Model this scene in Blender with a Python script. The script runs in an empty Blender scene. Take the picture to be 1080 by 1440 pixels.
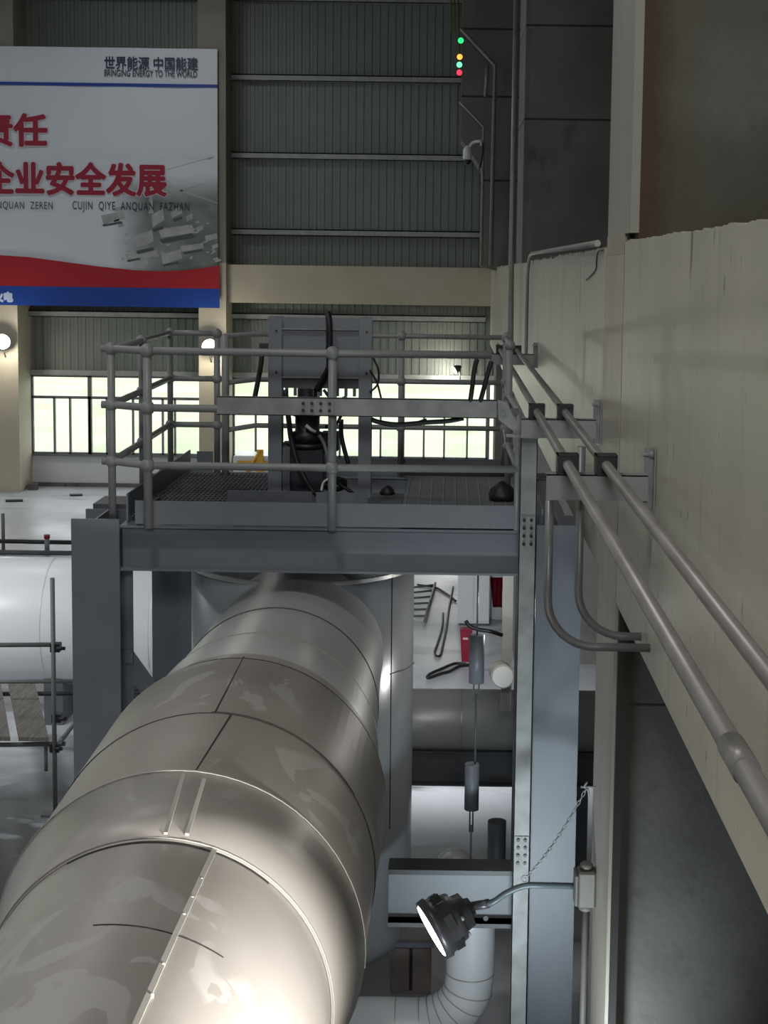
import bpy, bmesh, math, random
from mathutils import Vector, Matrix, Quaternion
random.seed(7)
scene = bpy.context.scene
COL = scene.collection
PI = math.pi

# ------------------------------------------------------------------ camera
F, PX, PY, VY, ROLL, H = 2160.0, 632.0, 601.0, 374.0, 0.0138, 5.9
PITCH = math.atan((PY - VY) / F)
cam_data = bpy.data.cameras.new('camera')
cam = bpy.data.objects.new('camera', cam_data)
COL.objects.link(cam)
cam_data.sensor_fit = 'AUTO'
cam_data.sensor_width = 36.0
cam_data.lens = 36.0 * F / 1440.0
cam_data.shift_x = (540 - PX) / 1440.0
cam_data.shift_y = -(720 - PY) / 1440.0
cam_data.clip_end = 500
FWD = Vector((0, math.cos(PITCH), -math.sin(PITCH)))
UP = Vector((0, math.sin(PITCH), math.cos(PITCH)))
RT = Vector((1, 0, 0))
EYE = Vector((0, 0, H))
cr, sr = math.cos(ROLL), math.sin(ROLL)
cx = RT * cr + UP * sr
cy = UP * cr - RT * sr
cam.matrix_world = Matrix(((cx.x, cy.x, -FWD.x, 0), (cx.y, cy.y, -FWD.y, 0), (cx.z, cy.z, -FWD.z, H), (0, 0, 0, 1)))
scene.camera = cam

# ------------------------------------------------------------------ view, world, lights
vs = scene.view_settings
vs.view_transform = 'Standard'
vs.look = 'None'
vs.gamma = 1.0
vs.use_curve_mapping = False
vs.exposure = 0.0
try:
    scene.cycles.use_denoising = True
    scene.cycles.max_bounces = 8
    scene.cycles.caustics_reflective = False
    scene.cycles.sample_clamp_indirect = 6
except Exception:
    pass

world = bpy.data.worlds.new('overcast_sky')
scene.world = world
world.use_nodes = True
wb = world.node_tree.nodes['Background']
wb.inputs[0].default_value = (0.93, 0.97, 1.0, 1)
wb.inputs[1].default_value = 3.1


def area(name, loc, target, sx, sy, power, col=(1, 1, 1), spread=PI):
    d = bpy.data.lights.new(name, 'AREA')
    d.shape = 'RECTANGLE'
    d.size, d.size_y, d.energy, d.color = sx, sy, power, col
    d.spread = spread
    o = bpy.data.objects.new(name, d)
    COL.objects.link(o)
    o.location = loc
    o.rotation_euler = (Vector(target) - Vector(loc)).to_track_quat('-Z', 'Y').to_euler()
    return o


def spot(name, loc, target, power, angle, col=(1, 1, 1), blend=0.5, radius=0.1):
    d = bpy.data.lights.new(name, 'SPOT')
    d.energy, d.color, d.spot_size, d.spot_blend, d.shadow_soft_size = power, col, angle, blend, radius
    o = bpy.data.objects.new(name, d)
    COL.objects.link(o)
    o.location = loc
    o.rotation_euler = (Vector(target) - Vector(loc)).to_track_quat('-Z', 'Y').to_euler()
    return o


# hall lamps above the frame, in rows along the hall
for i, y in enumerate((2, 13, 24, 34)):
    area('high_bay_light', (-7, y, 13.2), (-7, y, 0), 1.2, 1.2, (85, 115, 125, 115)[i], (0.96, 0.98, 1.0))
    area('high_bay_light', (-17, y, 13.2), (-17, y, 0), 1.2, 1.2, (120, 150, 140, 120)[i], (0.96, 0.98, 1.0))
area('high_bay_light', (-2.5, 5.5, 13.2), (-2.0, 6.5, 0), 1.2, 1.2, 210, (1.0, 0.98, 0.95))  # added fill outside the rows, to lift the pipe tops
# daylight that comes in through the windows of the hall's left side
area('side_window_daylight', (-24.5, 18, 6.0), (0, 18, 4.0), 30, 6.0, 420, (0.86, 0.93, 1.0))
# added fill from behind the camera, brightening the steel fronts
area('front_fill_light', (0.2, -6.0, 8.8), (-0.8, 9, 4.3), 2.0, 1.0, 420, (0.97, 0.98, 1.0))
# unseen fill light, added to brighten the white tank
area('tank_fill_light', (-9.5, 12.0, 8.0), (-6.5, 19.0, 1.0), 1.0, 1.0, 110, (0.95, 0.98, 1.0), math.radians(80))
# a second wall floodlight just below the frame, shining on the pipe
spot('wall_floodlight', (0.75, 3.5, 3.25), (-0.60, 4.85, 3.2), 1500, math.radians(56), (1.0, 0.97, 0.93), 1.0, 0.12)

dl = bpy.data.lights.new('riser_lamp', 'POINT')
dl.energy, dl.color, dl.shadow_soft_size = 14, (1.0, 0.97, 0.92), 0.08
ol = bpy.data.objects.new('riser_lamp', dl)
COL.objects.link(ol)
ol.location = (0.53, 12.0, 3.2)
# work lamps low down between the columns, below the frame
area('low_work_light', (0.45, 7.9, 0.4), (0.75, 10.8, 2.5), 0.4, 0.3, 20, (0.80, 0.93, 1.0), math.radians(85))
spot('floor_fill_light', (-0.2, 17.0, 2.85), (0.1, 19.5, 0.0), 420, math.radians(150), (0.96, 0.98, 1.0), 0.8, 0.1)  # unseen spot beyond the deck, added to light the floor there


# ------------------------------------------------------------------ layout helpers
def ray(x, y):
    dx, dy = (x - PX), -(y - PY)
    return FWD * F + RT * (cr * dx - sr * dy) + UP * (sr * dx + cr * dy)


def at(x, y, Y):
    r = ray(x, y)
    return EYE + r * (Y / r.y)


def onz(x, y, Z):
    r = ray(x, y)
    return EYE + r * ((Z - H) / r.z)


def onx(x, y, X):
    r = ray(x, y)
    return EYE + r * (X / r.x)


# ------------------------------------------------------------------ materials
def mat(name, col, rough=0.6, metal=0.0, col2=None, scale=3.0, bump=0.0, bscale=40.0, stretch=(1, 1, 1), rough2=None,
        emit=None, estr=0.0, detail=6.0, lo=0.35, hi=0.65, spec=0.5):
    m = bpy.data.materials.new(name)
    m.use_nodes = True
    nt = m.node_tree
    b = nt.nodes['Principled BSDF']
    b.inputs['Base Color'].default_value = (*col, 1)
    b.inputs['Roughness'].default_value = rough
    b.inputs['Metallic'].default_value = metal
    b.inputs['Specular IOR Level'].default_value = spec
    if emit:
        b.inputs['Emission Color'].default_value = (*emit, 1)
        b.inputs['Emission Strength'].default_value = estr
    if col2 or bump:
        tc = nt.nodes.new('ShaderNodeTexCoord')
        mp = nt.nodes.new('ShaderNodeMapping')
        mp.inputs['Scale'].default_value = stretch
        nt.links.new(tc.outputs['Object'], mp.inputs[0])
        if col2:
            n = nt.nodes.new('ShaderNodeTexNoise')
            n.inputs['Scale'].default_value = scale
            n.inputs['Detail'].default_value = detail
            nt.links.new(mp.outputs[0], n.inputs['Vector'])
            r = nt.nodes.new('ShaderNodeValToRGB')
            r.color_ramp.elements[0].position = lo
            r.color_ramp.elements[1].position = hi
            r.color_ramp.elements[0].color = (*col, 1)
            r.color_ramp.elements[1].color = (*col2, 1)
            nt.links.new(n.outputs['Fac'], r.inputs[0])
            nt.links.new(r.outputs[0], b.inputs['Base Color'])
            if rough2 is not None:
                mr = nt.nodes.new('ShaderNodeMapRange')
                mr.inputs[1].default_value, mr.inputs[2].default_value = lo, hi
                mr.inputs[3].default_value, mr.inputs[4].default_value = rough, rough2
                nt.links.new(n.outputs['Fac'], mr.inputs[0])
                nt.links.new(mr.outputs[0], b.inputs['Roughness'])
        if bump:
            n2 = nt.nodes.new('ShaderNodeTexNoise')
            n2.inputs['Scale'].default_value = bscale
            n2.inputs['Detail'].default_value = 4
            nt.links.new(mp.outputs[0], n2.inputs['Vector'])
            bp = nt.nodes.new('ShaderNodeBump')
            bp.inputs['Strength'].default_value = bump
            bp.inputs['Distance'].default_value = 0.02
            nt.links.new(n2.outputs['Fac'], bp.inputs['Height'])
            nt.links.new(bp.outputs[0], b.inputs['Normal'])
    return m


def mix_on(m, fac_builder, col, rough=None):
    """lay a second colour over the material's base colour where fac_builder's mask is 1"""
    nt = m.node_tree
    b = nt.nodes['Principled BSDF']
    sock = b.inputs['Base Color']
    mx = nt.nodes.new('ShaderNodeMix')
    mx.data_type = 'RGBA'
    if sock.is_linked:
        src = sock.links[0].from_socket
        nt.links.new(src, mx.inputs[6])
    else:
        mx.inputs[6].default_value = sock.default_value
    mx.inputs[7].default_value = (*col, 1)
    f = fac_builder(nt)
    nt.links.new(f, mx.inputs[0])
    nt.links.new(mx.outputs[2], sock)
    if rough is not None:
        rs = b.inputs['Roughness']
        mr = nt.nodes.new('ShaderNodeMix')
        mr.data_type = 'FLOAT'
        if rs.is_linked:
            nt.links.new(rs.links[0].from_socket, mr.inputs[2])
        else:
            mr.inputs[2].default_value = rs.default_value
        mr.inputs[3].default_value = rough
        nt.links.new(f, mr.inputs[0])
        nt.links.new(mr.outputs[0], rs)
    return m


def noise_mask(scale, lo, hi, stretch=(1, 1, 1), detail=5.0, dist=0.0, kind='noise', offset=(0, 0, 0)):
    def f(nt):
        tc = nt.nodes.new('ShaderNodeTexCoord')
        mp = nt.nodes.new('ShaderNodeMapping')
        mp.inputs['Scale'].default_value = stretch
        mp.inputs['Location'].default_value = offset
        nt.links.new(tc.outputs['Object'], mp.inputs[0])
        n = nt.nodes.new('ShaderNodeTexNoise')
        n.inputs['Scale'].default_value = scale
        n.inputs['Detail'].default_value = detail
        n.inputs['Distortion'].default_value = dist
        nt.links.new(mp.outputs[0], n.inputs['Vector'])
        mr = nt.nodes.new('ShaderNodeMapRange')
        mr.inputs[1].default_value, mr.inputs[2].default_value = lo, hi
        nt.links.new(n.outputs['Fac'], mr.inputs[0])
        return mr.outputs[0]
    return f


def patch_mask(scale, lo, hi, offset=(0, 0, 0)):
    """sparse flake-like patches: fine torn noise inside a few large areas"""
    a, b = noise_mask(scale, lo, hi, (1, 0.7, 1), 5, 2.2, offset=offset), noise_mask(1.1, 0.53, 0.56, (1, 0.8, 1), 2, 0.6, offset=offset)
    def f(nt):
        m = nt.nodes.new('ShaderNodeMath'); m.operation = 'MULTIPLY'
        nt.links.new(a(nt), m.inputs[0]); nt.links.new(b(nt), m.inputs[1])
        return m.outputs[0]
    return f


def line_mask(axis, positions, width):
    """thin straight lines at given object coordinates along an axis (formwork joints)"""
    def f(nt):
        tc = nt.nodes.new('ShaderNodeTexCoord')
        sp = nt.nodes.new('ShaderNodeSeparateXYZ')
        nt.links.new(tc.outputs['Object'], sp.inputs[0])
        out = None
        for p in positions:
            a = nt.nodes.new('ShaderNodeMath'); a.operation = 'SUBTRACT'
            nt.links.new(sp.outputs[axis], a.inputs[0]); a.inputs[1].default_value = p
            b = nt.nodes.new('ShaderNodeMath'); b.operation = 'ABSOLUTE'
            nt.links.new(a.outputs[0], b.inputs[0])
            c = nt.nodes.new('ShaderNodeMapRange')
            c.inputs[1].default_value, c.inputs[2].default_value = width * 0.4, width
            c.inputs[3].default_value, c.inputs[4].default_value = 1, 0
            nt.links.new(b.outputs[0], c.inputs[0])
            if out is None:
                out = c.outputs[0]
            else:
                m = nt.nodes.new('ShaderNodeMath'); m.operation = 'MAXIMUM'
                nt.links.new(out, m.inputs[0]); nt.links.new(c.outputs[0], m.inputs[1])
                out = m.outputs[0]
        return out
    return f


def grad_mask(axis, a, b, noise=0.0, nscale=3.0):
    """0 at coordinate a, 1 at coordinate b, edge broken up with noise"""
    def f(nt):
        tc = nt.nodes.new('ShaderNodeTexCoord')
        sp = nt.nodes.new('ShaderNodeSeparateXYZ')
        nt.links.new(tc.outputs['Object'], sp.inputs[0])
        src = sp.outputs[axis]
        if noise:
            n = nt.nodes.new('ShaderNodeTexNoise')
            n.inputs['Scale'].default_value = nscale
            nt.links.new(tc.outputs['Object'], n.inputs['Vector'])
            m = nt.nodes.new('ShaderNodeMath'); m.operation = 'MULTIPLY_ADD'
            nt.links.new(n.outputs['Fac'], m.inputs[0]); m.inputs[1].default_value = noise
            nt.links.new(src, m.inputs[2])
            src = m.outputs[0]
        mr = nt.nodes.new('ShaderNodeMapRange')
        mr.inputs[1].default_value, mr.inputs[2].default_value = a, b
        nt.links.new(src, mr.inputs[0])
        return mr.outputs[0]
    return f


M = {}
M['concrete'] = mat('raw_concrete', (0.105, 0.10, 0.092), 0.85, col2=(0.155, 0.148, 0.135), scale=2.2, bump=0.25, bscale=18)
mix_on(M['concrete'], noise_mask(5.0, 0.62, 0.72, (1, 1, 0.6)), (0.06, 0.056, 0.05))
M['plaster'] = mat('painted_concrete', (0.40, 0.385, 0.31), 0.42, col2=(0.465, 0.445, 0.365), scale=2.0, bump=0.08, bscale=30, stretch=(1, 1, 0.5))
mix_on(M['plaster'], noise_mask(16.0, 0.66, 0.71, (1, 1, 0.35), 4), (0.15, 0.14, 0.115))
mix_on(M['plaster'], noise_mask(6.0, 0.69, 0.73, (1, 1, 0.10), 4, offset=(7, 2, 0)), (0.14, 0.13, 0.105))
mix_on(M['plaster'], noise_mask(7.0, 0.60, 0.80, (1, 1, 0.10), 5, offset=(3, 1, 2)), (0.31, 0.295, 0.24))
M['pier_paint'] = mat('painted_pier_side', (0.42, 0.385, 0.32), 0.45, col2=(0.36, 0.32, 0.265), scale=3.0, stretch=(1, 2, 0.15), bump=0.1)
M['far_concrete'] = mat('far_concrete', (0.23, 0.215, 0.18), 0.8, col2=(0.28, 0.262, 0.215), scale=1.2, bump=0.1)
M['far_lit_tan'] = mat('far_tan_lamplit', (0.44, 0.395, 0.295), 0.7, col2=(0.50, 0.45, 0.35), scale=0.8, bump=0.05)  # warm lamplight on the lower columns and beam put into the tan
M['cladding'] = mat('green_grey_sheet', (0.19, 0.215, 0.185), 0.5, 0.05, col2=(0.215, 0.24, 0.21), scale=0.8)
M['purlin'] = mat('galvanised_purlin', (0.30, 0.32, 0.30), 0.5, 0.1, col2=(0.37, 0.39, 0.37), scale=4)
M['white_wall'] = mat('white_wall_paint', (0.62, 0.63, 0.64), 0.6)
M['floor'] = mat('epoxy_floor', (0.55, 0.57, 0.61), 0.30, col2=(0.40, 0.42, 0.45), scale=0.5, rough2=0.45, bump=0.02, bscale=12)
mix_on(M['floor'], noise_mask(0.9, 0.60, 0.75, (0.4, 1, 1), 8, 1.5), (0.15, 0.16, 0.17))
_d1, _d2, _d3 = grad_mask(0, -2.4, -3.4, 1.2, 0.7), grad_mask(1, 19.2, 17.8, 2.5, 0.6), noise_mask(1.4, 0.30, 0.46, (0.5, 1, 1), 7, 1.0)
def _dim_dirt(nt):
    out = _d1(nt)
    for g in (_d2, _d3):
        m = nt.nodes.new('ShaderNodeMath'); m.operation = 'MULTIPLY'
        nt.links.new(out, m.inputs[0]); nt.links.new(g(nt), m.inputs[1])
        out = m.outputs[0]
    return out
mix_on(M['floor'], _dim_dirt, (0.10, 0.105, 0.10), 0.25)  # dimmer light at near left put into the colour, broken up with dirt
M['steel'] = mat('grey_painted_steel', (0.165, 0.18, 0.205), 0.42, col2=(0.18, 0.195, 0.22), scale=4, bump=0.03, bscale=60)
M['steel_dark'] = mat('dark_painted_steel', (0.085, 0.093, 0.105), 0.5, col2=(0.11, 0.118, 0.13), scale=4)
M['deck'] = mat('deck_grey_plate', (0.13, 0.138, 0.15), 0.55, col2=(0.155, 0.165, 0.175), scale=5)
M['pale_post'] = mat('pale_post_paint', (0.44, 0.45, 0.41), 0.5)
M['rail'] = mat('rail_grey_paint', (0.23, 0.24, 0.235), 0.4, col2=(0.26, 0.27, 0.265), scale=9)
M['galv'] = mat('galvanised_steel', (0.21, 0.22, 0.215), 0.55, 0.1, col2=(0.30, 0.31, 0.305), scale=7, rough2=0.5)
M['tin'] = mat('aluminium_jacket', (0.40, 0.37, 0.335), 0.40, 0.3, col2=(0.45, 0.42, 0.385), scale=2.0, bump=0.03, bscale=5)
mix_on(M['tin'], patch_mask(2.6, 0.545, 0.555), (0.50, 0.475, 0.44), 0.5)
M['tin_dusty'] = mat('dusty_aluminium_jacket', (0.325, 0.292, 0.255), 0.46, 0.22, col2=(0.39, 0.355, 0.315), scale=1.6, bump=0.03, bscale=5)
mix_on(M['tin_dusty'], patch_mask(2.4, 0.55, 0.56, (4, 2, 1)), (0.46, 0.435, 0.40), 0.5)
M['tin_clean'] = mat('clean_aluminium_jacket', (0.50, 0.52, 0.50), 0.40, 0.25, col2=(0.55, 0.57, 0.55), scale=1.0)
M['seam'] = mat('seam_edge', (0.46, 0.44, 0.40), 0.45, 0.3)
M['seam_dark'] = mat('seam_gap', (0.03, 0.028, 0.026), 0.8)
M['vessel'] = mat('vessel_jacket', (0.44, 0.465, 0.49), 0.28, 0.35, col2=(0.48, 0.505, 0.53), scale=0.8)
M['black'] = mat('black_rubber', (0.008, 0.008, 0.009), 0.5)
M['black_paint'] = mat('black_paint', (0.014, 0.015, 0.018), 0.45)
M['navy'] = mat('dark_blue_paint', (0.016, 0.019, 0.030), 0.45)
M['conduit'] = mat('dusty_conduit', (0.29, 0.275, 0.255), 0.42, 0.35, col2=(0.23, 0.215, 0.20), scale=6, stretch=(1, 0.5, 1))
M['u_conduit'] = mat('grey_conduit', (0.15, 0.155, 0.155), 0.4, 0.3, col2=(0.18, 0.185, 0.185), scale=6)
M['white'] = mat('white_enamel', (0.72, 0.74, 0.76), 0.35)
M['tank'] = mat('white_tank_jacket', (0.78, 0.80, 0.82), 0.35)
M['red'] = mat('red_paint', (0.26, 0.008, 0.03), 0.45)
M['yellow'] = mat('yellow_paint', (0.70, 0.36, 0.02), 0.5)
M['rust'] = mat('brown_door_paint', (0.17, 0.145, 0.13), 0.5, col2=(0.22, 0.185, 0.165), scale=6)
M['wood'] = mat('weathered_board', (0.20, 0.185, 0.165), 0.8, col2=(0.11, 0.10, 0.09), scale=6, stretch=(8, 0.6, 1))
M['frame'] = mat('window_frame_paint', (0.16, 0.165, 0.165), 0.5)
M['lamp_body'] = mat('lamp_housing', (0.055, 0.052, 0.055), 0.38, 0.3)
M['lamp_glow'] = mat('lamp_lens', (0.9, 0.9, 0.9), 0.3, emit=(1.0, 0.99, 0.97), estr=9)
M['far_glow'] = mat('far_lamp_lens', (0.9, 0.9, 0.9), 0.3, emit=(1.0, 0.98, 0.94), estr=25)
M['arm'] = mat('lamp_arm_paint', (0.075, 0.10, 0.105), 0.45, 0.1)
M['box_paint'] = mat('junction_box_paint', (0.125, 0.118, 0.105), 0.55)
M['banner'] = mat('banner_vinyl', (0.64, 0.67, 0.72), 0.4)
M['ban_blue'] = mat('banner_blue', (0.008, 0.05, 0.30), 0.4)
M['ban_red'] = mat('banner_red', (0.38, 0.010, 0.018), 0.4)
M['ban_text'] = mat('banner_red_lettering', (0.30, 0.008, 0.03), 0.45)
M['ban_edge'] = mat('banner_letter_edge', (0.72, 0.62, 0.66), 0.45)
M['ban_ink'] = mat('banner_dark_lettering', (0.02, 0.025, 0.06), 0.45)
M['ban_pale'] = mat('banner_white_lettering', (0.55, 0.65, 0.85), 0.45)
M['ban_build'] = mat('banner_printed_buildings', (0.30, 0.31, 0.30), 0.45, col2=(0.42, 0.43, 0.42), scale=3)
M['hill'] = mat('pale_grass', (0.33, 0.37, 0.22), 0.9, col2=(0.42, 0.45, 0.33), scale=0.25)
M['glass'] = mat('window_glass', (0.9, 0.95, 0.93), 0.05)
_b = M['glass'].node_tree.nodes['Principled BSDF']
_b.inputs['Transmission Weight'].default_value = 1.0
_b.inputs['IOR'].default_value = 1.0
M['frosted'] = mat('frosted_window_glass', (0.97, 0.98, 1.0), 0.9)
_b = M['frosted'].node_tree.nodes['Principled BSDF']
_b.inputs['Transmission Weight'].default_value = 1.0
_b.inputs['IOR'].default_value = 1.02


# ------------------------------------------------------------------ mesh helpers
class MB:
    def __init__(self):
        self.bm = bmesh.new()

    def box(self, x0, x1, y0, y1, z0, z1):
        vs_ = [self.bm.verts.new((x, y, z)) for x in (x0, x1) for y in (y0, y1) for z in (z0, z1)]
        for f in ((0, 1, 3, 2), (4, 6, 7, 5), (0, 4, 5, 1), (2, 3, 7, 6), (0, 2, 6, 4), (1, 5, 7, 3)):
            self.bm.faces.new([vs_[i] for i in f])
        return self

    def obox(self, c, ex, ey, ez):
        """box about centre c with half-extent vectors"""
        c, ex, ey, ez = Vector(c), Vector(ex), Vector(ey), Vector(ez)
        vs_ = [self.bm.verts.new(c + ex * a + ey * b + ez * d) for a in (-1, 1) for b in (-1, 1) for d in (-1, 1)]
        for f in ((0, 1, 3, 2), (4, 6, 7, 5), (0, 4, 5, 1), (2, 3, 7, 6), (0, 2, 6, 4), (1, 5, 7, 3)):
            self.bm.faces.new([vs_[i] for i in f])
        return self

    def bar(self, a, b, w, h, up=(0, 0, 1)):
        """rectangular bar from a to b, w across, h along up"""
        a, b = Vector(a), Vector(b)
        d = (b - a)
        u = Vector(up)
        s = d.cross(u).normalized()
        u = s.cross(d).normalized()
        return self.obox((a + b) / 2, d / 2, s * w / 2, u * h / 2)

    def tube(self, pts, r, n=12, cap=True, closed=False):
        pts = [Vector(p) for p in pts]
        rs = r if isinstance(r, (list, tuple)) else [r] * len(pts)
        rings = []
        m = len(pts)
        t0 = (pts[1] - pts[0]).normalized()
        ref = Vector((0, 0, 1)) if abs(t0.z) < 0.9 else Vector((1, 0, 0))
        nrm = t0.cross(ref).normalized()
        prev = t0
        for i in range(m):
            if closed:
                t = (pts[(i + 1) % m] - pts[i - 1]).normalized()
            elif i == 0:
                t = t0
            elif i == m - 1:
                t = (pts[i] - pts[i - 1]).normalized()
            else:
                t = ((pts[i + 1] - pts[i]).normalized() + (pts[i] - pts[i - 1]).normalized())
                t = t.normalized() if t.length > 1e-6 else prev
            q = prev.rotation_difference(t)
            nrm = (q @ nrm)
            nrm = (nrm - t * nrm.dot(t)).normalized()
            prev = t
            bn = t.cross(nrm)
            rings.append([self.bm.verts.new(pts[i] + (nrm * math.cos(2 * PI * k / n) + bn * math.sin(2 * PI * k / n)) * rs[i]) for k in range(n)])
        last = m if closed else m - 1
        for i in range(last):
            A, B = rings[i], rings[(i + 1) % m]
            for k in range(n):
                f = self.bm.faces.new((A[k], A[(k + 1) % n], B[(k + 1) % n], B[k]))
                f.smooth = True
        if cap and not closed:
            self.bm.faces.new(rings[0][::-1])
            self.bm.faces.new(rings[-1])
        return self

    def lathe(self, base, axis, prof, n=32, cap=True, a0=0.0, a1=2 * PI):
        """revolve prof [(along, radius)] about base + axis"""
        base, axis = Vector(base), Vector(axis).normalized()
        ref = Vector((0, 0, 1)) if abs(axis.z) < 0.9 else Vector((0, 1, 0))
        u = axis.cross(ref).normalized()
        v = axis.cross(u)
        full = abs(a1 - a0 - 2 * PI) < 1e-6
        cnt = n if full else n + 1
        rings = []
        for (h, r) in prof:
            rings.append([self.bm.verts.new(base + axis * h + (u * math.cos(a0 + (a1 - a0) * k / n) + v * math.sin(a0 + (a1 - a0) * k / n)) * r) for k in range(cnt)])
        for i in range(len(prof) - 1):
            A, B = rings[i], rings[i + 1]
            for k in range(n):
                k2 = (k + 1) % cnt
                f = self.bm.faces.new((A[k], A[k2], B[k2], B[k]))
                f.smooth = True
        if cap and full:
            if prof[0][1] > 1e-4:
                self.bm.faces.new(rings[0][::-1])
            if prof[-1][1] > 1e-4:
                self.bm.faces.new(rings[-1])
        return self

    def ball(self, c, r, n=12):
        prof = [(-r * math.cos(PI * i / 8), max(1e-5, r * math.sin(PI * i / 8))) for i in range(9)]
        return self.lathe(c, (0, 0, 1), prof, n, cap=False)

    def prism(self, poly, direction):
        """polygon (3D points) extruded along direction"""
        d = Vector(direction)
        a = [self.bm.verts.new(Vector(p)) for p in poly]
        b = [self.bm.verts.new(Vector(p) + d) for p in poly]
        self.bm.faces.new(a[::-1])
        self.bm.faces.new(b)
        n = len(poly)
        for i in range(n):
            self.bm.faces.new((a[i], a[(i + 1) % n], b[(i + 1) % n], b[i]))
        return self

    def build(self, name, m, parent=None, origin=None, bevel=0.0):
        bmesh.ops.recalc_face_normals(self.bm, faces=self.bm.faces[:])
        if bevel:
            bmesh.ops.bevel(self.bm, geom=self.bm.edges[:], offset=bevel, segments=1, affect='EDGES')
        off = Vector((0, 0, 0))
        if parent is not None:
            off = wloc(parent)
        elif origin is not None:
            off = Vector(origin)
        if origin == 'base' or (parent is None and origin is None):
            xs = [v.co for v in self.bm.verts]
            off = Vector(((min(v.x for v in xs) + max(v.x for v in xs)) / 2, (min(v.y for v in xs) + max(v.y for v in xs)) / 2, min(v.z for v in xs)))
        for v in self.bm.verts:
            v.co -= off
        me = bpy.data.meshes.new(name)
        self.bm.to_mesh(me)
        self.bm.free()
        if m:
            me.materials.append(M[m] if isinstance(m, str) else m)
        o = bpy.data.objects.new(name, me)
        COL.objects.link(o)
        if parent is not None:
            o.parent = parent
        else:
            o.location = off
        return o


def wloc(o):
    v = Vector((0, 0, 0))
    while o is not None:
        v += o.location
        o = o.parent
    return v


def tag(o, label, cat, group=None, kind=None):
    o['label'] = label
    o['category'] = cat
    if group:
        o['group'] = group
    if kind:
        o['kind'] = kind
    return o


def thing(name, loc, label, cat, group=None):
    o = bpy.data.objects.new(name, None)
    COL.objects.link(o)
    o.location = loc
    return tag(o, label, cat, group)


def struct(mb, name, m, label, cat):
    o = mb.build(name, m, origin=(0, 0, 0))
    return tag(o, label, cat, kind='structure')


def arc(c, u, v, r, a0, a1, n=8):
    c, u, v = Vector(c), Vector(u), Vector(v)
    return [c + u * (r * math.cos(a0 + (a1 - a0) * i / n)) + v * (r * math.sin(a0 + (a1 - a0) * i / n)) for i in range(n + 1)]


def smooth(pts, sub=6):
    """Catmull-Rom through points"""
    pts = [Vector(p) for p in pts]
    P = [pts[0] * 2 - pts[1]] + pts + [pts[-1] * 2 - pts[-2]]
    out = []
    for i in range(1, len(P) - 2):
        p0, p1, p2, p3 = P[i - 1], P[i], P[i + 1], P[i + 2]
        for k in range(sub):
            t = k / sub
            out.append(0.5 * ((2 * p1) + (p2 - p0) * t + (2 * p0 - 5 * p1 + 4 * p2 - p3) * t * t + (3 * p1 - p0 - 3 * p2 + p3) * t ** 3))
    out.append(pts[-1])
    return out


# ================================================================== THE SETTING
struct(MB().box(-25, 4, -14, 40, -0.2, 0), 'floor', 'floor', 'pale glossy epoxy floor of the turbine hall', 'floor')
struct(MB().box(-25, 4, -14, 41, 14, 14.2), 'ceiling', 'cladding', 'grey sheet roof of the hall above the frame', 'ceiling')
struct(MB().box(-25.2, -25, -14, 41, 0, 14), 'wall_left', 'cladding', 'grey sheet wall on the open side of the hall', 'wall')
struct(MB().box(-25, 4, -14.2, -14, 0, 14), 'wall_back', 'cladding', 'grey sheet wall behind the photographer', 'wall')
struct(MB().box(3.6, 4, -14, 41, 0, 14), 'wall_right', 'concrete', 'raw concrete wall deep behind the concrete piers', 'wall')

# corrugated far wall, in one sheet above the windows
YW = 40.0
ZS, ZT = 0.86, 2.93          # window sill and head
mb = MB()
prof = []
x = -25.0
while x < 4.0:
    prof += [(x, 0.0), (x + 0.09, 0.0), (x + 0.105, 0.02), (x + 0.185, 0.02)]
    x += 0.2
for lo, hi in ((3.05, 14.0),):
    A = [mb.bm.verts.new((px, YW + d, lo)) for px, d in prof]
    B = [mb.bm.verts.new((px, YW + d, hi)) for px, d in prof]
    for i in range(len(prof) - 1):
        mb.bm.faces.new((A[i], A[i + 1], B[i + 1], B[i]))
struct(mb, 'wall_far', 'cladding', 'grey-green corrugated sheet cladding of the far end wall', 'wall')
struct(MB().box(-25, 4, YW, YW + 0.25, 0, ZS), 'wall_far_lower', 'white_wall', 'white sill wall below the far windows', 'wall')
struct(MB().box(-25, 4, YW - 0.06, YW - 0.001, 0, 0.10), 'baseboard_far', 'concrete', 'dark skirting along the foot of the white sill wall', 'baseboard')
struct(MB().box(-25, 4, YW - 0.12, YW + 0.15, ZT, 3.07), 'trim_window_head', 'purlin', 'pale metal flashing above the far windows', 'trim')
struct(MB().box(-25, 4, YW - 0.10, YW + 0.10, ZS - 0.05, ZS), 'trim_window_sill', 'frame', 'thin dark sill under the far windows', 'trim')

# far concrete columns
cxs = [(-6.36, -5.67), (-11.6, -10.93), (-16.9, -16.2), (-22.1, -21.4)]
cl = ['far concrete column with a hall lamp, at the banner edge', 'far concrete column standing below the middle of the banner',
      'far concrete column beyond the frame edge', 'outermost far concrete column beyond the frame edge']
for (a, b), l in zip(cxs[:2], cl):
    co = bpy.data.objects.new('concrete_column', None); COL.objects.link(co); co.location = ((a + b) / 2, 39.4, 0)
    tag(co, l, 'column', kind='structure')
    MB().box(a, b, 38.8, YW, 5.9, 14).build('raw_shaft', 'far_concrete', co)
    MB().box(a, b, 38.8, YW, 0, 5.9).build('lamplit_shaft', 'far_lit_tan', co)
struct(MB().box(-5.67, 1.0, 39.0, YW, 4.90, 5.86), 'concrete_beam', 'far_lit_tan', 'beige concrete beam across the far corrugated wall', 'beam')

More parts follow.
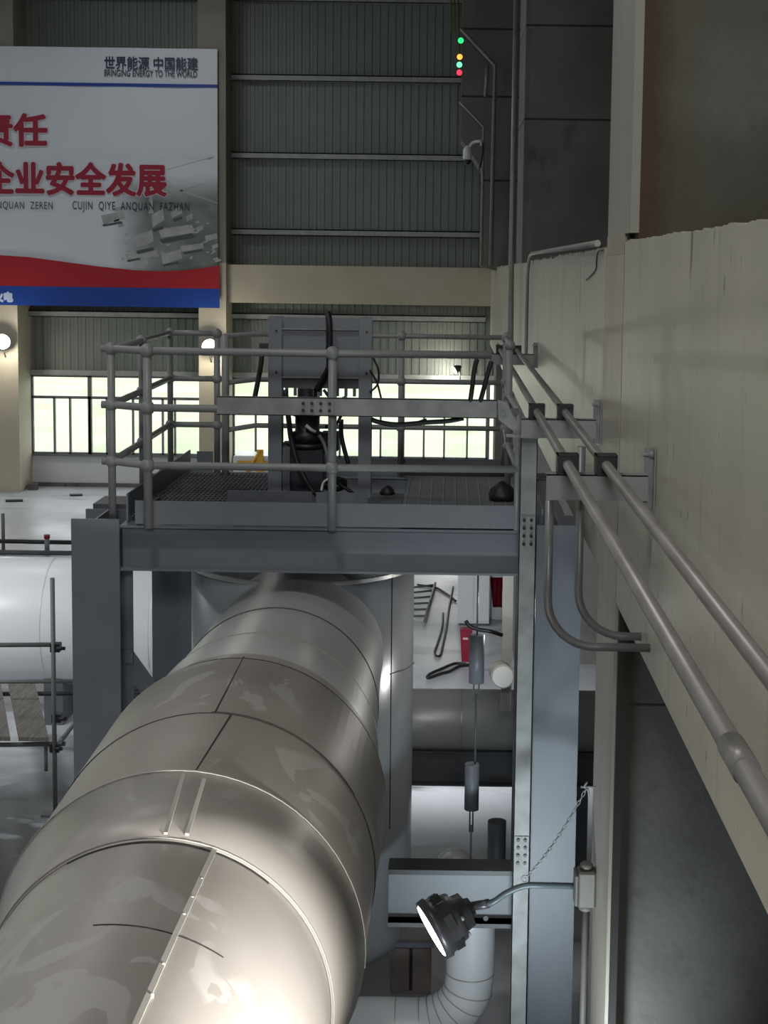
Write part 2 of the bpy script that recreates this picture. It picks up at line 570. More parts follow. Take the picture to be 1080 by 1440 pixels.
# horizontal purlins on the far wall
for i, (z0, l) in enumerate(((4.45, 'purlin just under the beige concrete beam'), (6.62, 'lowest purlin above the beige concrete beam'), (8.56, 'second purlin above the beige concrete beam'),
                (10.52, 'third purlin above the beige concrete beam'), (12.5, 'topmost purlin on the corrugated far wall'))):
    c = MB()
    for (a, b) in ((-5.67, 0.9), (-10.93, -6.36)):
        c.box(a, b, YW - 0.22, YW - 0.005, z0 + 0.14, z0 + 0.17)
        c.box(a, b, YW - 0.22, YW - 0.20, z0, z0 + 0.17)
        c.box(a, b, YW - 0.22, YW - 0.005, z0, z0 + 0.02)
    o = c.build('wall_purlin', 'purlin', origin=(0, 0, 0))
    tag(o, l, 'purlin', 'purlins of the far wall', 'structure')

# windows: one per bay
def window(n, xa, xb, label, splits, frosted):
    root = bpy.data.objects.new('window_%d' % n, None)
    COL.objects.link(root)
    root.location = ((xa + xb) / 2, YW, ZS)
    tag(root, label, 'window', kind='structure')
    f = MB()
    zt = ZT - 0.58
    y0, y1 = YW - 0.05, YW + 0.05
    f.box(xa, xb, y0, y1, ZS, ZS + 0.05).box(xa, xb, y0, y1, ZT - 0.05, ZT).box(xa, xb, y0, y1, zt - 0.035, zt + 0.035)
    thick = [xa] + [xa + (xb - xa) * k / 3 for k in (1, 2)] + [xb]
    for t in thick:
        f.box(t - 0.05, t + 0.05, y0, y1, ZS, ZT)
    edges = sorted(set([xa] + [xa + (xb - xa) * s for s in splits] + [xb]))
    for s in edges[1:-1]:
        f.box(s - 0.025, s + 0.025, y0, y1, ZS, zt)
    f.build('window_frame', 'frame', root)
    for k in range(3):
        MB().box(thick[k] + 0.05, thick[k + 1] - 0.05, YW - 0.004, YW + 0.004, zt + 0.035, ZT - 0.05).build('window_pane', 'glass', root)
    for k in range(len(edges) - 1):
        MB().box(edges[k] + 0.026, edges[k + 1] - 0.026, YW - 0.004, YW + 0.004, ZS + 0.05, zt - 0.035).build('window_pane', 'frosted' if k in frosted else 'glass', root)


window(1, -10.93, -6.36, 'ribbon window of the far bay under the banner', [0.13, 0.22, 0.333, 0.43, 0.58, 0.667, 0.75, 0.82], (1, 2, 4, 6))
window(2, -5.67, 1.0, 'ribbon window of the far bay behind the steel platform', [0.09, 0.17, 0.25, 0.333, 0.42, 0.5, 0.58, 0.667, 0.75, 0.83, 0.92], (1, 2, 3, 6, 8, 9))
struct(MB().box(-60, 60, YW + 0.3, 140, -0.6, -0.4), 'ground_outside', 'hill', 'pale grassy ground outside the far windows', 'ground')
hb = MB()
n = 40
A = [hb.bm.verts.new((-70 + 140 * i / n, 80 + 6 * math.sin(i), -0.5)) for i in range(n + 1)]
B = [hb.bm.verts.new((-70 + 140 * i / n, 140, 9 + 2.5 * math.sin(i * 0.7) + 1.2 * math.sin(i * 1.9))) for i in range(n + 1)]
for i in range(n):
    hb.bm.faces.new((A[i], A[i + 1], B[i + 1], B[i]))
struct(hb, 'hill', 'hill', 'pale green hillside outside the far windows', 'hill')

# ------------------------------------------------------------------ concrete structure along the right
XW = 1.0


def ragged_wall(name, m, y0, y1, zb, zt, label, step=0.06, amp=0.012, x1=1.5, slope=0.0):
    mb = MB()
    n = max(2, int((y1 - y0) / step))
    wob = 0.0
    top = []
    for i in range(n + 1):
        wob = wob * 0.75 + random.uniform(-amp, amp)
        y = y0 + (y1 - y0) * i / n
        top.append((XW, y, zt + slope * (i / n) + wob))
    poly = [(XW, y0, zb)] + top + [(XW, y1, zb)]
    mb.prism(poly, (x1 - XW, 0, 0))
    return struct(mb, name, m, label, 'beam')


ragged_wall('painted_beam', 'plaster', -6.0, 8.93, 3.93, 6.075, 'deep cream painted concrete beam beside the two wall conduits', step=0.02, amp=0.0045, slope=-0.02)
ragged_wall('painted_beam_beyond', 'plaster', 10.03, 39.0, 3.93, 6.03, 'cream painted concrete beam running on behind the platform', step=0.08, amp=0.01, slope=-0.17)
# first pier: painted side, raw front
pm = M['pier_front'] = mat('raw_concrete_front', (0.115, 0.115, 0.103), 0.85, col2=(0.155, 0.153, 0.138), scale=2.0, bump=0.25, bscale=18)
mix_on(pm, noise_mask(5.0, 0.60, 0.75), (0.10, 0.096, 0.088))
mix_on(pm, line_mask(2, (3.28,), 0.012), (0.03, 0.028, 0.026))
pmu = M['pier_front_upper'] = pm.copy()
pmu.name = 'raw_concrete_front_upper'
for _n in pmu.node_tree.nodes:
    if _n.type == 'VALTORGB':
        for _e in _n.color_ramp.elements:
            _e.color = (_e.color[0] * 0.95, _e.color[1] * 0.95, _e.color[2] * 0.95, 1)
mix_on(pmu, grad_mask(0, -0.60, -0.85, 0.25, 2.0), (0.115, 0.105, 0.07))
mix_on(pmu, grad_mask(2, 7.1, 6.15, 0.5, 2.0), (0.085, 0.078, 0.05))
mix_on(pmu, grad_mask(0, -0.90, -1.02, 0.12, 4.0), (0.075, 0.05, 0.032))
mix_on(pm, grad_mask(0, -1.00, -1.12, 0.08, 5.0), (0.19, 0.165, 0.125))
def pier_part(y0, z0, z1):
    p = MB().box(1.035, 3.6, y0, 10.03, z0, z1)
    return p
def tag_pier(o, l):
    return tag(o, l, 'column', kind='structure')
p1 = bpy.data.objects.new('concrete_pier', None); COL.objects.link(p1); p1.location = (2.2, 9.5, 0)
tag_pier(p1, 'thick raw concrete pier with a cream painted side, carrying the floodlight')
MB().box(1.05, 3.6, 9.06, 10.03, 0, 5.98).build('pier_face', pm, p1)
MB().box(1.05, 3.6, 8.70, 10.03, 5.98, 14).build('pier_face', pmu, p1)
MB().box(1.0, 1.05, 8.97, 10.03, 0, 5.98).build('painted_side', 'pier_paint', p1)
M['pier_upper'] = mat('painted_pier_upper', (0.29, 0.28, 0.235), 0.5, col2=(0.33, 0.32, 0.27), scale=2.0, stretch=(1, 1, 0.2))
MB().box(1.0, 1.05, 8.70, 9.93, 6.1, 14).build('painted_side', 'pier_upper', p1)
M['pier_stain'] = mat('stained_paint', (0.30, 0.245, 0.19), 0.6, col2=(0.40, 0.35, 0.28), scale=5, stretch=(1, 2, 0.3))
MB().box(1.0, 1.05, 8.97, 9.97, 5.981, 6.1).build('painted_side', 'pier_stain', p1)
MB().box(1.02, 1.06, 8.90, 8.98, 0, 14).build('joint_gap', 'seam_dark', p1)
# second and third piers farther along
pm2 = M['pier2'] = mat('raw_concrete_second', (0.165, 0.16, 0.148), 0.85, col2=(0.21, 0.205, 0.19), scale=1.4, bump=0.2, bscale=12)
mix_on(pm2, noise_mask(3.0, 0.60, 0.75, (1, 1, 0.5)), (0.115, 0.11, 0.10))
zl = [at(800, yy, 22.5).z for yy in (36, 168)]
mix_on(pm2, line_mask(2, zl + [zl[1] - 2.9], 0.02), (0.035, 0.033, 0.03))
o = MB().box(1.02, 3.6, 22.5, 24.5, 0, 14).build('concrete_pier', pm2, origin=(0, 0, 0))
tag_pier(o, 'raw concrete pier rising beyond the cream beam, with level formwork lines')
pm3 = M['pier3'] = mat('raw_concrete_third', (0.17, 0.155, 0.143), 0.85, col2=(0.21, 0.193, 0.178), scale=1.0, bump=0.2, bscale=10)
zl3 = [at(700, yy, 34).z for yy in (41, 136, 254)]
mix_on(pm3, line_mask(2, zl3, 0.03), (0.04, 0.036, 0.033))
a = at(648, 195, 34); b = at(678, 238, 34)
o = MB().prism([(1.02, 34, 0), (3.6, 34, 0), (3.6, 34, 14), (a.x, 34, 14), (a.x, 34, a.z), (b.x, 34, b.z), (b.x, 34, 5.9), (1.02, 34, 5.8)], (0, 1.6, 0)).build('concrete_pier', pm3, origin=(0, 0, 0))
tag_pier(o, 'farthest raw concrete pier with a haunch, behind the dome camera')

# ================================================================== BANNER
YB = 38.7
def bp(x, y, dy=0.0):
    return at(x, y, YB - dy)


z_top, z_bot, x_r = bp(300, 69).z, bp(300, 433).z, bp(306, 250).x
x_l = -17.0
ban = thing('banner', (x_r - 4, YB, z_bot), 'huge white safety slogan banner hung high on the far wall', 'banner')
mb = MB()
nx, nz = 60, 40
G = [[mb.bm.verts.new((x_l + (x_r - x_l) * i / nx, YB + 0.012 * math.sin(i * 0.55 + 0.1 * j) * (j / nz), z_bot + (z_top - z_bot) * j / nz)) for i in range(nx + 1)] for j in range(nz + 1)]
for j in range(nz):
    for i in range(nx):
        f = mb.bm.faces.new((G[j][i], G[j][i + 1], G[j + 1][i + 1], G[j + 1][i])); f.smooth = True
mb.build('banner_sheet', 'banner', ban)


def bz(y):
    return bp(150, y).z


MB().box(x_l, x_r, YB - 0.03, YB - 0.02, bz(121.5), bz(117)).build('blue_line', 'ban_blue', ban)
MB().box(x_l, x_r + 0.05, YB - 0.035, YB - 0.02, z_bot, bz(404)).build('blue_strip', 'ban_blue', ban)
red = [(-17.0, bz(352))] + [(bp(x, y).x, bz(y)) for x, y in ((0, 361), (40, 363), (90, 369), (140, 375), (190, 379.5), (225, 380.5), (260, 378.5), (285, 375.5))] + [(x_r + .05, bz(371))]
poly = [(x, YB - 0.02, z) for x, z in red] + [(x_r + .05, YB - 0.02, bz(404)), (-17.0, YB - 0.02, bz(404))]
MB().prism(poly, (0, -0.012, 0)).build('red_wave', 'ban_red', ban)

# printed aerial photograph that fades into the sheet
M['photo'] = mat('printed_photo', (0.10, 0.12, 0.105), 0.4, col2=(0.20, 0.22, 0.20), scale=1.6, detail=8)
pa, pb = bp(105, 222), bp(306, 383)
def fade(nt):
    # opaque towards the lower corner, fading out towards the sheet's middle
    tc = nt.nodes.new('ShaderNodeTexCoord')
    sp = nt.nodes.new('ShaderNodeSeparateXYZ')
    nt.links.new(tc.outputs['Generated'], sp.inputs[0])
    n = nt.nodes.new('ShaderNodeTexNoise'); n.inputs['Scale'].default_value = 3.0
    nt.links.new(tc.outputs['Generated'], n.inputs['Vector'])
    a = nt.nodes.new('ShaderNodeMapRange'); a.inputs[1].default_value, a.inputs[2].default_value = 0.14, 0.55
    a.inputs[3].default_value, a.inputs[4].default_value = 1, 0
    nt.links.new(sp.outputs[0], a.inputs[0])
    b = nt.nodes.new('ShaderNodeMapRange'); b.inputs[1].default_value, b.inputs[2].default_value = 0.60, 1.0
    nt.links.new(sp.outputs[2], b.inputs[0])
    m = nt.nodes.new('ShaderNodeMath'); m.operation = 'MAXIMUM'
    nt.links.new(a.outputs[0], m.inputs[0]); nt.links.new(b.outputs[0], m.inputs[1])
    m2 = nt.nodes.new('ShaderNodeMath'); m2.operation = 'MULTIPLY_ADD'; m2.use_clamp = True
    nt.links.new(n.outputs['Fac'], m2.inputs[0]); m2.inputs[1].default_value = 0.5
    nt.links.new(m.outputs[0], m2.inputs[2])
    m3 = nt.nodes.new('ShaderNodeMapRange'); m3.inputs[1].default_value, m3.inputs[2].default_value = 0.25, 0.98
    nt.links.new(m2.outputs[0], m3.inputs[0])
    return m3.outputs[0]
mix_on(M['photo'], fade, (0.64, 0.67, 0.72))
MB().box(pa.x, x_r, YB - 0.018, YB - 0.014, pb.z, pa.z).build('printed_photo', 'photo', ban)
M['photo_dark'] = mat('printed_shadow', (0.07, 0.08, 0.072), 0.45)
blds = MB()
def quad(pts, dy=0.019):
    blds.bm.faces.new([blds.bm.verts.new(bp(x, y, dy)) for x, y in pts])
for (x, y, w, h, k) in ((142, 303, 34, 14, 0), (160, 292, 22, 6, 0), (222, 322, 52, 14, 0), (213, 302, 18, 20, 0), (240, 296, 16, 12, 0), (190, 332, 26, 20, 0), (253, 346, 34, 9, 0),
                     (176, 358, 26, 9, 0), (188, 368, 20, 7, 0), (226, 358, 30, 16, 0), (288, 332, 18, 9, 0), (276, 320, 10, 8, 0), (200, 355, 22, 10, 0), (166, 316, 8, 5, 0), (160, 310, 8, 5, 0), (175, 328, 8, 5, 0), (298, 345, 9, 6, 0), (262, 304, 9, 9, 0)):
    quad([(x, y), (x + w * 0.92, y - h * 0.45), (x + w, y + h * 0.35), (x + w * 0.1, y + h * 0.9)])
quad([(210, 272), (214, 272), (216, 300), (209, 300)])
quad([(232, 258), (258, 268), (306, 285), (306, 286.5), (257, 270), (232, 260)])
quad([(232, 275), (258, 266), (290, 257), (290, 258.2), (258, 268), (232, 277)])
quad([(235, 238), (300, 220), (300, 221), (235, 239)])
blds.build('printed_buildings', 'ban_build', ban)
rng = random.Random(11)
blds = MB()
for (x, y, w, h) in ((224, 337, 50, 6), (191, 353, 26, 5), (214, 322, 16, 5), (243, 308, 14, 5), (143, 316, 30, 3), (256, 355, 30, 3), (228, 372, 24, 3), (178, 366, 20, 3)):
    quad([(x, y), (x + w * 0.92, y - h * 0.45 - w * 0.12), (x + w, y + h * 0.35 - w * 0.1), (x + w * 0.1, y + h * 0.9)], 0.021)
blds.build('printed_shadows', 'photo_dark', ban)
blds = MB()
for k in range(46):
    x, y = rng.uniform(165, 302), rng.uniform(300, 366)
    if y > 372 - (x - 165) * 0.02 or y < 345 - (x - 165) * 0.45:
        continue
    w, h = rng.uniform(3, 9), rng.uniform(1.5, 3.5)
    quad([(x, y), (x + w, y - h * 0.6), (x + w * 1.1, y + h * 0.5), (x + w * 0.15, y + h)], 0.020)
blds.build('printed_buildings', 'ban_build', ban)


def text(body, rect, m, name, bold=0.0, depth=0.04, edge=None, spacing=1.0):
    """lettering filled to a rectangle; weight comes from a few slightly shifted copies of the glyphs"""
    x0, y0, x1, y1 = rect
    a, b = bp(x0, y1, depth), bp(x1, y0, depth)
    c = bpy.data.curves.new(name, 'FONT')
    c.body = body
    c.size = 1.0
    c.space_character = spacing
    c.resolution_u = 4
    t = bpy.data.objects.new(name, c)
    COL.objects.link(t)
    me0 = bpy.data.meshes.new_from_object(t.evaluated_get(bpy.context.evaluated_depsgraph_get()))
    bpy.data.objects.remove(t)
    bpy.data.curves.remove(c)
    xs = [v.co.x for v in me0.vertices]; ys = [v.co.y for v in me0.vertices]
    px, ox = (b.x - a.x) / (max(xs) - min(xs)), min(xs)
    pz, oz = (b.z - a.z) / (max(ys) - min(ys)), min(ys)
    for (rad, mm, dy, nm) in ([(bold + edge, 'ban_edge', depth - 0.012, name + '_outline')] if edge else []) + [(bold, m, depth, name)]:
        mb = MB()
        sh = [(0, 0)] if rad <= 0 else [(rad * math.cos(2 * PI * k / 8), rad * math.sin(2 * PI * k / 8)) for k in range(8)]
        for i, (dx, dz) in enumerate(sh):
            vv = [mb.bm.verts.new((a.x + (v.co.x - ox) * px + dx, YB - dy - 0.0008 * i, a.z + (v.co.y - oz) * pz + dz)) for v in me0.vertices]
            for p in me0.polygons:
                try:
                    mb.bm.faces.new([vv[k] for k in p.vertices])
                except ValueError:
                    pass
        mb.build(nm, mm, ban)


text('世界能源 中国能建', (147, 81, 278, 97), 'ban_ink', 'small_lettering', 0.006)
text('BRINGING ENERGY TO THE WORLD', (147, 99.5, 277, 107), 'ban_ink', 'small_lettering', 0.002)
text('责任', (-26, 161, 65, 204), 'ban_text', 'slogan_lettering', 0.030, edge=0.024)
text('企业安全发展', (-21, 231, 233, 272), 'ban_text', 'slogan_lettering', 0.030, edge=0.024)
text('ANQUAN  ZEREN', (-12, 284, 74, 295), 'ban_ink', 'latin_lettering', 0.0, spacing=1.15)
text('CUJIN  QIYE  ANQUAN  FAZHAN', (102, 285, 266, 298), 'ban_ink', 'latin_lettering', 0.0, spacing=1.15)
text('火电', (-8, 411, 17.5, 424), 'ban_pale', 'white_lettering', 0.02)

# ================================================================== FAR LAMPS, CAMERA, SIGNALS
def column_lamp(px, py, Y, label, r=0.19, power=62, aim=(0.12, -1, -0.25)):
    c = at(px, py, Y)
    d = Vector(aim).normalized()
    root = thing('column_floodlight', c, label, 'floodlight', 'small lit floodlights at the far wall')
    MB().lathe(c - d * 0.02, d, [(0, r * 1.0), (0.01, r * 0.9), (0.015, 0.001)], 24, cap=False).build('lens', 'far_glow', root)
    MB().lathe(c - d * 0.025, -d, [(0.0, r * 1.08), (0.10, r * 0.9), (0.16, r * 0.5), (0.2, 0.03)], 24).build('housing', 'lamp_body', root)
    e = c - d * 0.2
    MB().tube([e, e + Vector((0, 0.02, -0.3)), Vector((e.x, 38.8 if Y < 38.8 else 39.99, e.z - 0.45))], 0.018, 8).build('bracket', 'frame', root)
    dl = bpy.data.lights.new('floodlight_glow', 'POINT')
    dl.energy, dl.color, dl.shadow_soft_size = power, (1, 0.94, 0.82), 0.12
    ol = bpy.data.objects.new('floodlight_glow', dl)
    COL.objects.link(ol)
    ol.location = c + d * 0.22
    return root


column_lamp(3, 481, 38.45, 'lit round floodlight on the column under the middle of the banner')
column_lamp(295, 488, 38.4, 'lit round floodlight on the column at the banner edge, above the railing')
column_lamp(638, 521, 39.4, 'small lit floodlight tilted sideways, above the windows near the raw piers', 0.10, 50, (-0.95, -0.35, -0.55))

# dome camera on its arm
Yc = 33.0
c = at(657, 226, Yc)
cc = thing('security_camera', c, 'white dome security camera on a curved arm at the farthest pier', 'camera')
MB().lathe(c + Vector((0, 0, 0.02)), (0, 0, 1), [(0, 0.085), (0.05, 0.095), (0.20, 0.095), (0.26, 0.06), (0.3, 0.02)], 20).build('housing', 'white', cc)
MB().lathe(c + Vector((0, 0, 0.02)), (0, 0, -1), [(0, 0.085), (0.05, 0.08), (0.09, 0.05), (0.11, 0.001)], 20).build('dome', 'black_paint', cc)
e = at(678, 199, Yc)
MB().tube(smooth([c + Vector((0, 0, 0.3)), at(659, 208, Yc), at(666, 200, Yc), e, Vector((e.x, 34, e.z))]), 0.03, 8).build('arm', 'white', cc)
MB().tube(smooth([e, at(679, 210, Yc), at(677, 228, Yc), at(674, 236, Yc), at(674, 240, 33.9)]), 0.018, 8).build('cable', 'black', cc)

# signal lights hanging by the pier
def signal(px, py, col, nm, label):
    m = mat('signal_' + nm, col, 0.3, emit=col, estr=2.2)
    c = at(px, py, 33.2)
    root = thing('signal_light', c, label, 'signal light', 'indicator lights hanging by the farthest pier')
    MB().ball(c, 0.06).build('lens', m, root)
    MB().lathe(c + Vector((0, 0.06, 0)), (0, -1, 0), [(0, 0.075), (0.05, 0.08)], 14).build('housing', 'black_paint', root)
signal(648, 57, (0.02, 1.0, 0.15), 'green', 'green indicator light by itself, topmost of the four')
signal(646.5, 80, (1.0, 0.32, 0.05), 'orange', 'orange indicator light, second from the top')
signal(646, 91, (0.12, 1.0, 0.35), 'pale_green', 'bright green indicator light, just below the orange one')
signal(646, 102, (1.0, 0.03, 0.06), 'red', 'red indicator light, lowest of the four')
M['wire_green'] = mat('green_wire', (0.10, 0.12, 0.03), 0.6)
for px, dy, l in ((634, 0, 'green hanging cable, outermost beside the corrugated wall'), (639, 0.1, 'green hanging cable, middle one of three'), (644, 0.2, 'green hanging cable carrying the indicator lights')):
    top = at(px, -30, 33.27); bot = at(px + 2 if px > 643 else px + 0.5, 46 if px < 643 else 106, 33.27)
    o = MB().tube([top, bot], 0.022, 6).build('hanging_cable', 'wire_green')
    tag(o, l, 'cable', 'green cables hanging by the farthest pier')

# conduits on the piers
def pipe_thing(name, pts, r, m, label, cat, n=12, group=None):
    return tag(MB().tube(pts, r, n).build(name, m), label, cat, group)


pipe_thing('wall_conduit', [at(648, 40, 33.5), at(696, 92, 33.5), at(690, 374, 33.5)], 0.045, 'conduit', 'pale bent conduit with a long sloping run beside the signal lights', 'conduit', group='thin conduits on the raw piers')
pipe_thing('wall_conduit', [at(646, 143, 33.7), at(680, 178, 33.7), at(677, 372, 33.7)], 0.03, 'conduit', 'thin bent conduit passing beside the dome camera', 'conduit', group='thin conduits on the raw piers')
pipe_thing('wall_conduit', [at(727, -20, 22.3), at(719, 366, 22.3), at(716, 480, 22.3) + Vector((0.02, 0, 0))], 0.042, 'conduit', 'straight vertical conduit on the corner of the second pier', 'conduit', group='thin conduits on the raw piers')
pipe_thing('wall_conduit', [at(685.5, 92, 33.5), at(682.5, 136, 33.5)], 0.04, 'conduit', 'short conduit stub hanging below the sloping conduit', 'conduit', group='thin conduits on the raw piers')
yq = 19.3
p0 = Vector((XW - 0.05, yq, at(741, 500, yq).z)); zt = 6.06
pts = [p0, (XW - 0.05, yq, zt - 0.35)] + arc((XW - 0.05, yq - 0.9, zt - 0.35), (0, 1, 0), (0, 0, 1), 1, 0, 0, 1)[:0] + \
      [(XW - 0.05, yq - 0.9 + 0.9 * math.cos(t), zt - 0.35 + 0.35 * math.sin(t)) for t in (0.3, 0.6, 0.9, 1.2, 1.57)] + [(XW - 0.05, 10.1, zt + 0.0)]
pipe_thing('wall_conduit', pts, 0.022, 'conduit', 'conduit rising up the cream beam and turning along its top', 'conduit')

# ================================================================== STEEL PLATFORM
ZP = 4.08
plat = thing('valve_platform', (-0.87, 12.1, 0), 'grey painted steel platform on four wide flange columns above the big pipe', 'platform')


def h_column(x0, x1, y0, y1, z0, z1, nm='column'):
    c = MB()
    c.box(x0, x1, y0, y0 + 0.022, z0, z1).box(x0, x1, y1 - 0.022, y1, z0, z1)
    xm = (x0 + x1) / 2
    c.box(xm - 0.008, xm + 0.008, y0 + 0.022, y1 - 0.022, z0, z1)
    c.box(x0 - 0.05, x1 + 0.05, y0 - 0.05, y1 + 0.05, z0, z0 + 0.03)
    return c.build(nm, 'steel', plat)


YF, YR = 10.7, 13.5
h_column(-2.66, -2.32, YF, YF + 0.46, 0, ZP + 0.01)
h_column(0.626, 0.95, YF, YF + 0.46, 0, ZP + 0.01)
h_column(-2.60, -2.23, YR - 0.2, YR + 0.2, 0, ZP - 0.02)
h_column(0.62, 0.94, YR - 0.2, YR + 0.2, 0, ZP - 0.02)


def i_beam_x(x0, x1, y, z0, z1, w=0.2, nm='beam', m='steel', parent=plat, t=0.016):
    c = MB()
    c.box(x0, x1, y - w / 2, y + w / 2, z1 - t, z1).box(x0, x1, y - w / 2, y + w / 2, z0, z0 + t)
    c.box(x0, x1, y - 0.006, y + 0.006, z0 + t, z1 - t)
    return c.build(nm, m, parent)


def i_beam_y(x, y0, y1, z0, z1, w=0.2, nm='beam', m='steel'):
    c = MB()
    t = 0.016
    c.box(x - w / 2, x + w / 2, y0, y1, z1 - t, z1).box(x - w / 2, x + w / 2, y0, y1, z0, z0 + t)
    c.box(x - 0.006, x + 0.006, y0, y1, z0 + t, z1 - t)
    return c.build(nm, m, plat)


i_beam_x(-2.32, 0.626, YF + 0.12, 3.72, 4.045)
i_beam_x(-2.23, 0.62, YR, 3.72, 4.045)
i_beam_y(-2.44, YF + 0.46, YR - 0.2, 3.72, 4.045)
i_beam_y(0.78, YF + 0.46, YR - 0.2, 3.72, 4.045)
i_beam_y(-1.3, YF + 0.2, YR, 3.75, 4.03, 0.14)
i_beam_y(-0.25, YF + 0.2, YR, 3.75, 4.03, 0.14)
# deck: a step up on flat bars, open grating, upstand plates
MB().box(at(190, 720, YF + .01).x, at(727, 720, YF + .01).x, YF + 0.005, YF + 0.017, 4.06, 4.225).build('kick_plate', 'steel', plat)
MB().box(at(378, 650, YR).x, 0.64, YR - 0.02, YR - 0.008, 4.05, 4.20).build('kick_plate', 'steel', plat)
MB().box(-2.23, at(300, 650, YR).x, YR - 0.02, YR - 0.008, 4.05, 4.24).build('kick_plate', 'steel', plat)
MB().box(-2.30, -2.288, YF + 0.15, YR, 4.05, 4.25).build('kick_plate', 'steel', plat)
MB().box(0.66, 0.672, YF + 0.05, YR, 4.05, 4.20).build('kick_plate', 'steel', plat)
MB().bar((-2.37, YF + 0.40, 3.0), (-2.37, YR - 0.15, 1.75), 0.10, 0.10).build('brace', 'steel', plat)
MB().box(-2.62, -2.2, YF + 0.5, YF + 0.9, 4.045, 4.12).build('gusset', 'steel_dark', plat)
def grating(x0, x1, y0, y1, z, pitch, light):
    g = MB()
    x = x0
    while x < x1:
        g.box(x, x + 0.006, y0, y1, z - 0.03, z)
        x += pitch
    y = y0
    while y < y1:
        g.box(x0, x1, y, y + 0.006, z - 0.012, z - 0.004)
        y += 0.1
    return g.build('grating', light, plat)
grating(-2.28, -1.30, YF + 0.25, YR - 0.35, 4.10, 0.035, 'steel_dark')
dk = MB()
for k in range(11):
    x = -0.33 + k * 0.095
    dk.box(x, x + 0.008, YF + 0.1, YR - 0.6, 4.10, 4.106)
dk.build('deck_strip', 'galv', plat)
MB().box(-0.35, 0.62, YF + 0.03, YR - 0.04, 4.06, 4.10).build('deck_plate', 'deck', plat)
MB().box(-1.28, -0.37, YF + 0.3, YR - 0.9, 4.0, 4.02).build('deck_plate', 'steel_dark', plat)
MB().box(-1.62, -1.0, YF + 0.45, YF + 0.47, 4.05, 4.24).build('upstand_plate', 'steel_dark', plat)
MB().box(-0.98, -0.60, YF + 0.55, YF + 0.57, 4.05, 4.22).build('upstand_plate', 'steel', plat)

# ------------------------------------------------------------------ guard rail
rail = thing('guard_rail', (-0.87, 12.0, ZP), 'grey tubular guard rail with ball joints around the platform', 'railing')
ZR = [at(468, yy, 10.66).z for yy in (497, 577, 658)]
def yof(px, Y, z):
    # image row of height z at that column
    a, b = at(px, 300, Y), at(px, 800, Y)
    return 300 + (z - a.z) / (b.z - a.z) * 500
def post_at(px, Y, zb, r=0.028, balls=True):
    t = at(px, yof(px, Y, ZR[0]), Y)
    o = MB().tube([(t.x, Y, zb), (t.x, Y, ZR[0] + 0.01)], r, 12).build('post', 'rail', rail)
    for z in (ZR if balls else ()):
        MB().ball((t.x, Y, z), r * 1.7).build('ball_joint', 'rail', o)
    return Vector((t.x, Y, 0))
A = post_at(156, 10.86, 4.06)
Bq = post_at(207, 10.66, 4.04, 0.031)
Gq = post_at(468, 10.66, 4.04, 0.030)
Hq = Vector((at(727, 700, 10.72).x, 10.72, 0))
MB().tube([(Hq.x, 10.72, 4.05), (Hq.x, 10.72, ZR[1])], 0.022, 12).build('post', 'rail', rail)
Dq = post_at(199, 12.05, 4.06, 0.026)
Cq = post_at(239, 13.42, 4.06, 0.026)
Eq = post_at(305, 13.42, 4.06, 0.027)
Fq = post_at(317, 13.0, 4.06, 0.032, False)
Iq = post_at(565, 13.42, 4.06, 0.026)
Jq = post_at(712, 13.42, 4.06, 0.028)
Kq = post_at(717, 12.1, 4.06, 0.026)
for z in ZR:
    def P(v):
        return Vector((v.x, v.y, z))
    MB().tube([P(A) + Vector((-0.07, 0, 0)), P(A), P(Bq), P(Gq), P(Hq) if z != ZR[0] else P(Hq) + Vector((-0.20, 0, 0))], 0.027, 12).build('rail_tube', 'rail', rail)
    MB().tube([P(A), P(Dq), P(Cq)], 0.025, 12).build('rail_tube', 'rail', rail)
    MB().tube([P(Cq), P(Eq)], 0.025, 12).build('rail_tube', 'rail', rail)
    MB().tube([P(Fq), P(Fq) + Vector((0.2, 0.42, 0)), P(Iq), P(Jq)], 0.022, 12).build('rail_tube', 'rail', rail)
    MB().tube([P(Jq), P(Kq), P(Hq)] if z != ZR[0] else [P(Jq), P(Kq)], 0.022, 12).build('rail_tube', 'rail', rail)

# ------------------------------------------------------------------ galvanised channel frame in front of the rail
gal = thing('channel_frame', (0.6, 10.5, 0), 'galvanised channel frame with bolted splice plates in front of the railing', 'support frame')
YG = 10.48
a, b = at(305, 560, YG), at(698, 588, YG)
zc0, zc1 = at(500, 586, YG).z, at(500, 560, YG).z
c = MB().box(a.x, b.x, YG, YG + 0.006, zc0, zc1)
c.box(a.x, b.x, YG, YG + 0.05, zc1 - 0.006, zc1).box(a.x, b.x, YG, YG + 0.05, zc0, zc0 + 0.006)
c.build('horizontal_channel', 'galv', gal)
def splice(c, u, v, nu, nv, du, dv, pw, ph):
    """plate with a grid of dark bolts, facing the camera"""
    pl = MB().obox(c + Vector((0, -0.004, 0)), u * pw / 2, v * ph / 2, Vector((0, 0.004, 0))).build('splice_plate', 'galv', gal)
    k = MB()
    for i in range(nu):
        for j in range(nv):
            q = c + u * ((i - (nu - 1) / 2) * du) + v * ((j - (nv - 1) / 2) * dv) + Vector((0, -0.008, 0))
            k.lathe(q, (0, -1, 0), [(0, 0.012), (0.012, 0.012)], 6)
    k.build('bolt', 'black_paint', pl)
X_, Z_ = Vector((1, 0, 0)), Vector((0, 0, 1))
splice(Vector((at(445, 573, YG).x, YG, (zc0 + zc1) / 2)), X_, Z_, 4, 2, 0.06, 0.048, 0.24, 0.10)
xg0, xg1 = at(732, 640, YG).x, at(756, 640, YG).x
zg = at(745, 613, YG).z
c = MB().box(xg0, xg1, YG, YG + 0.006, 0, zg)
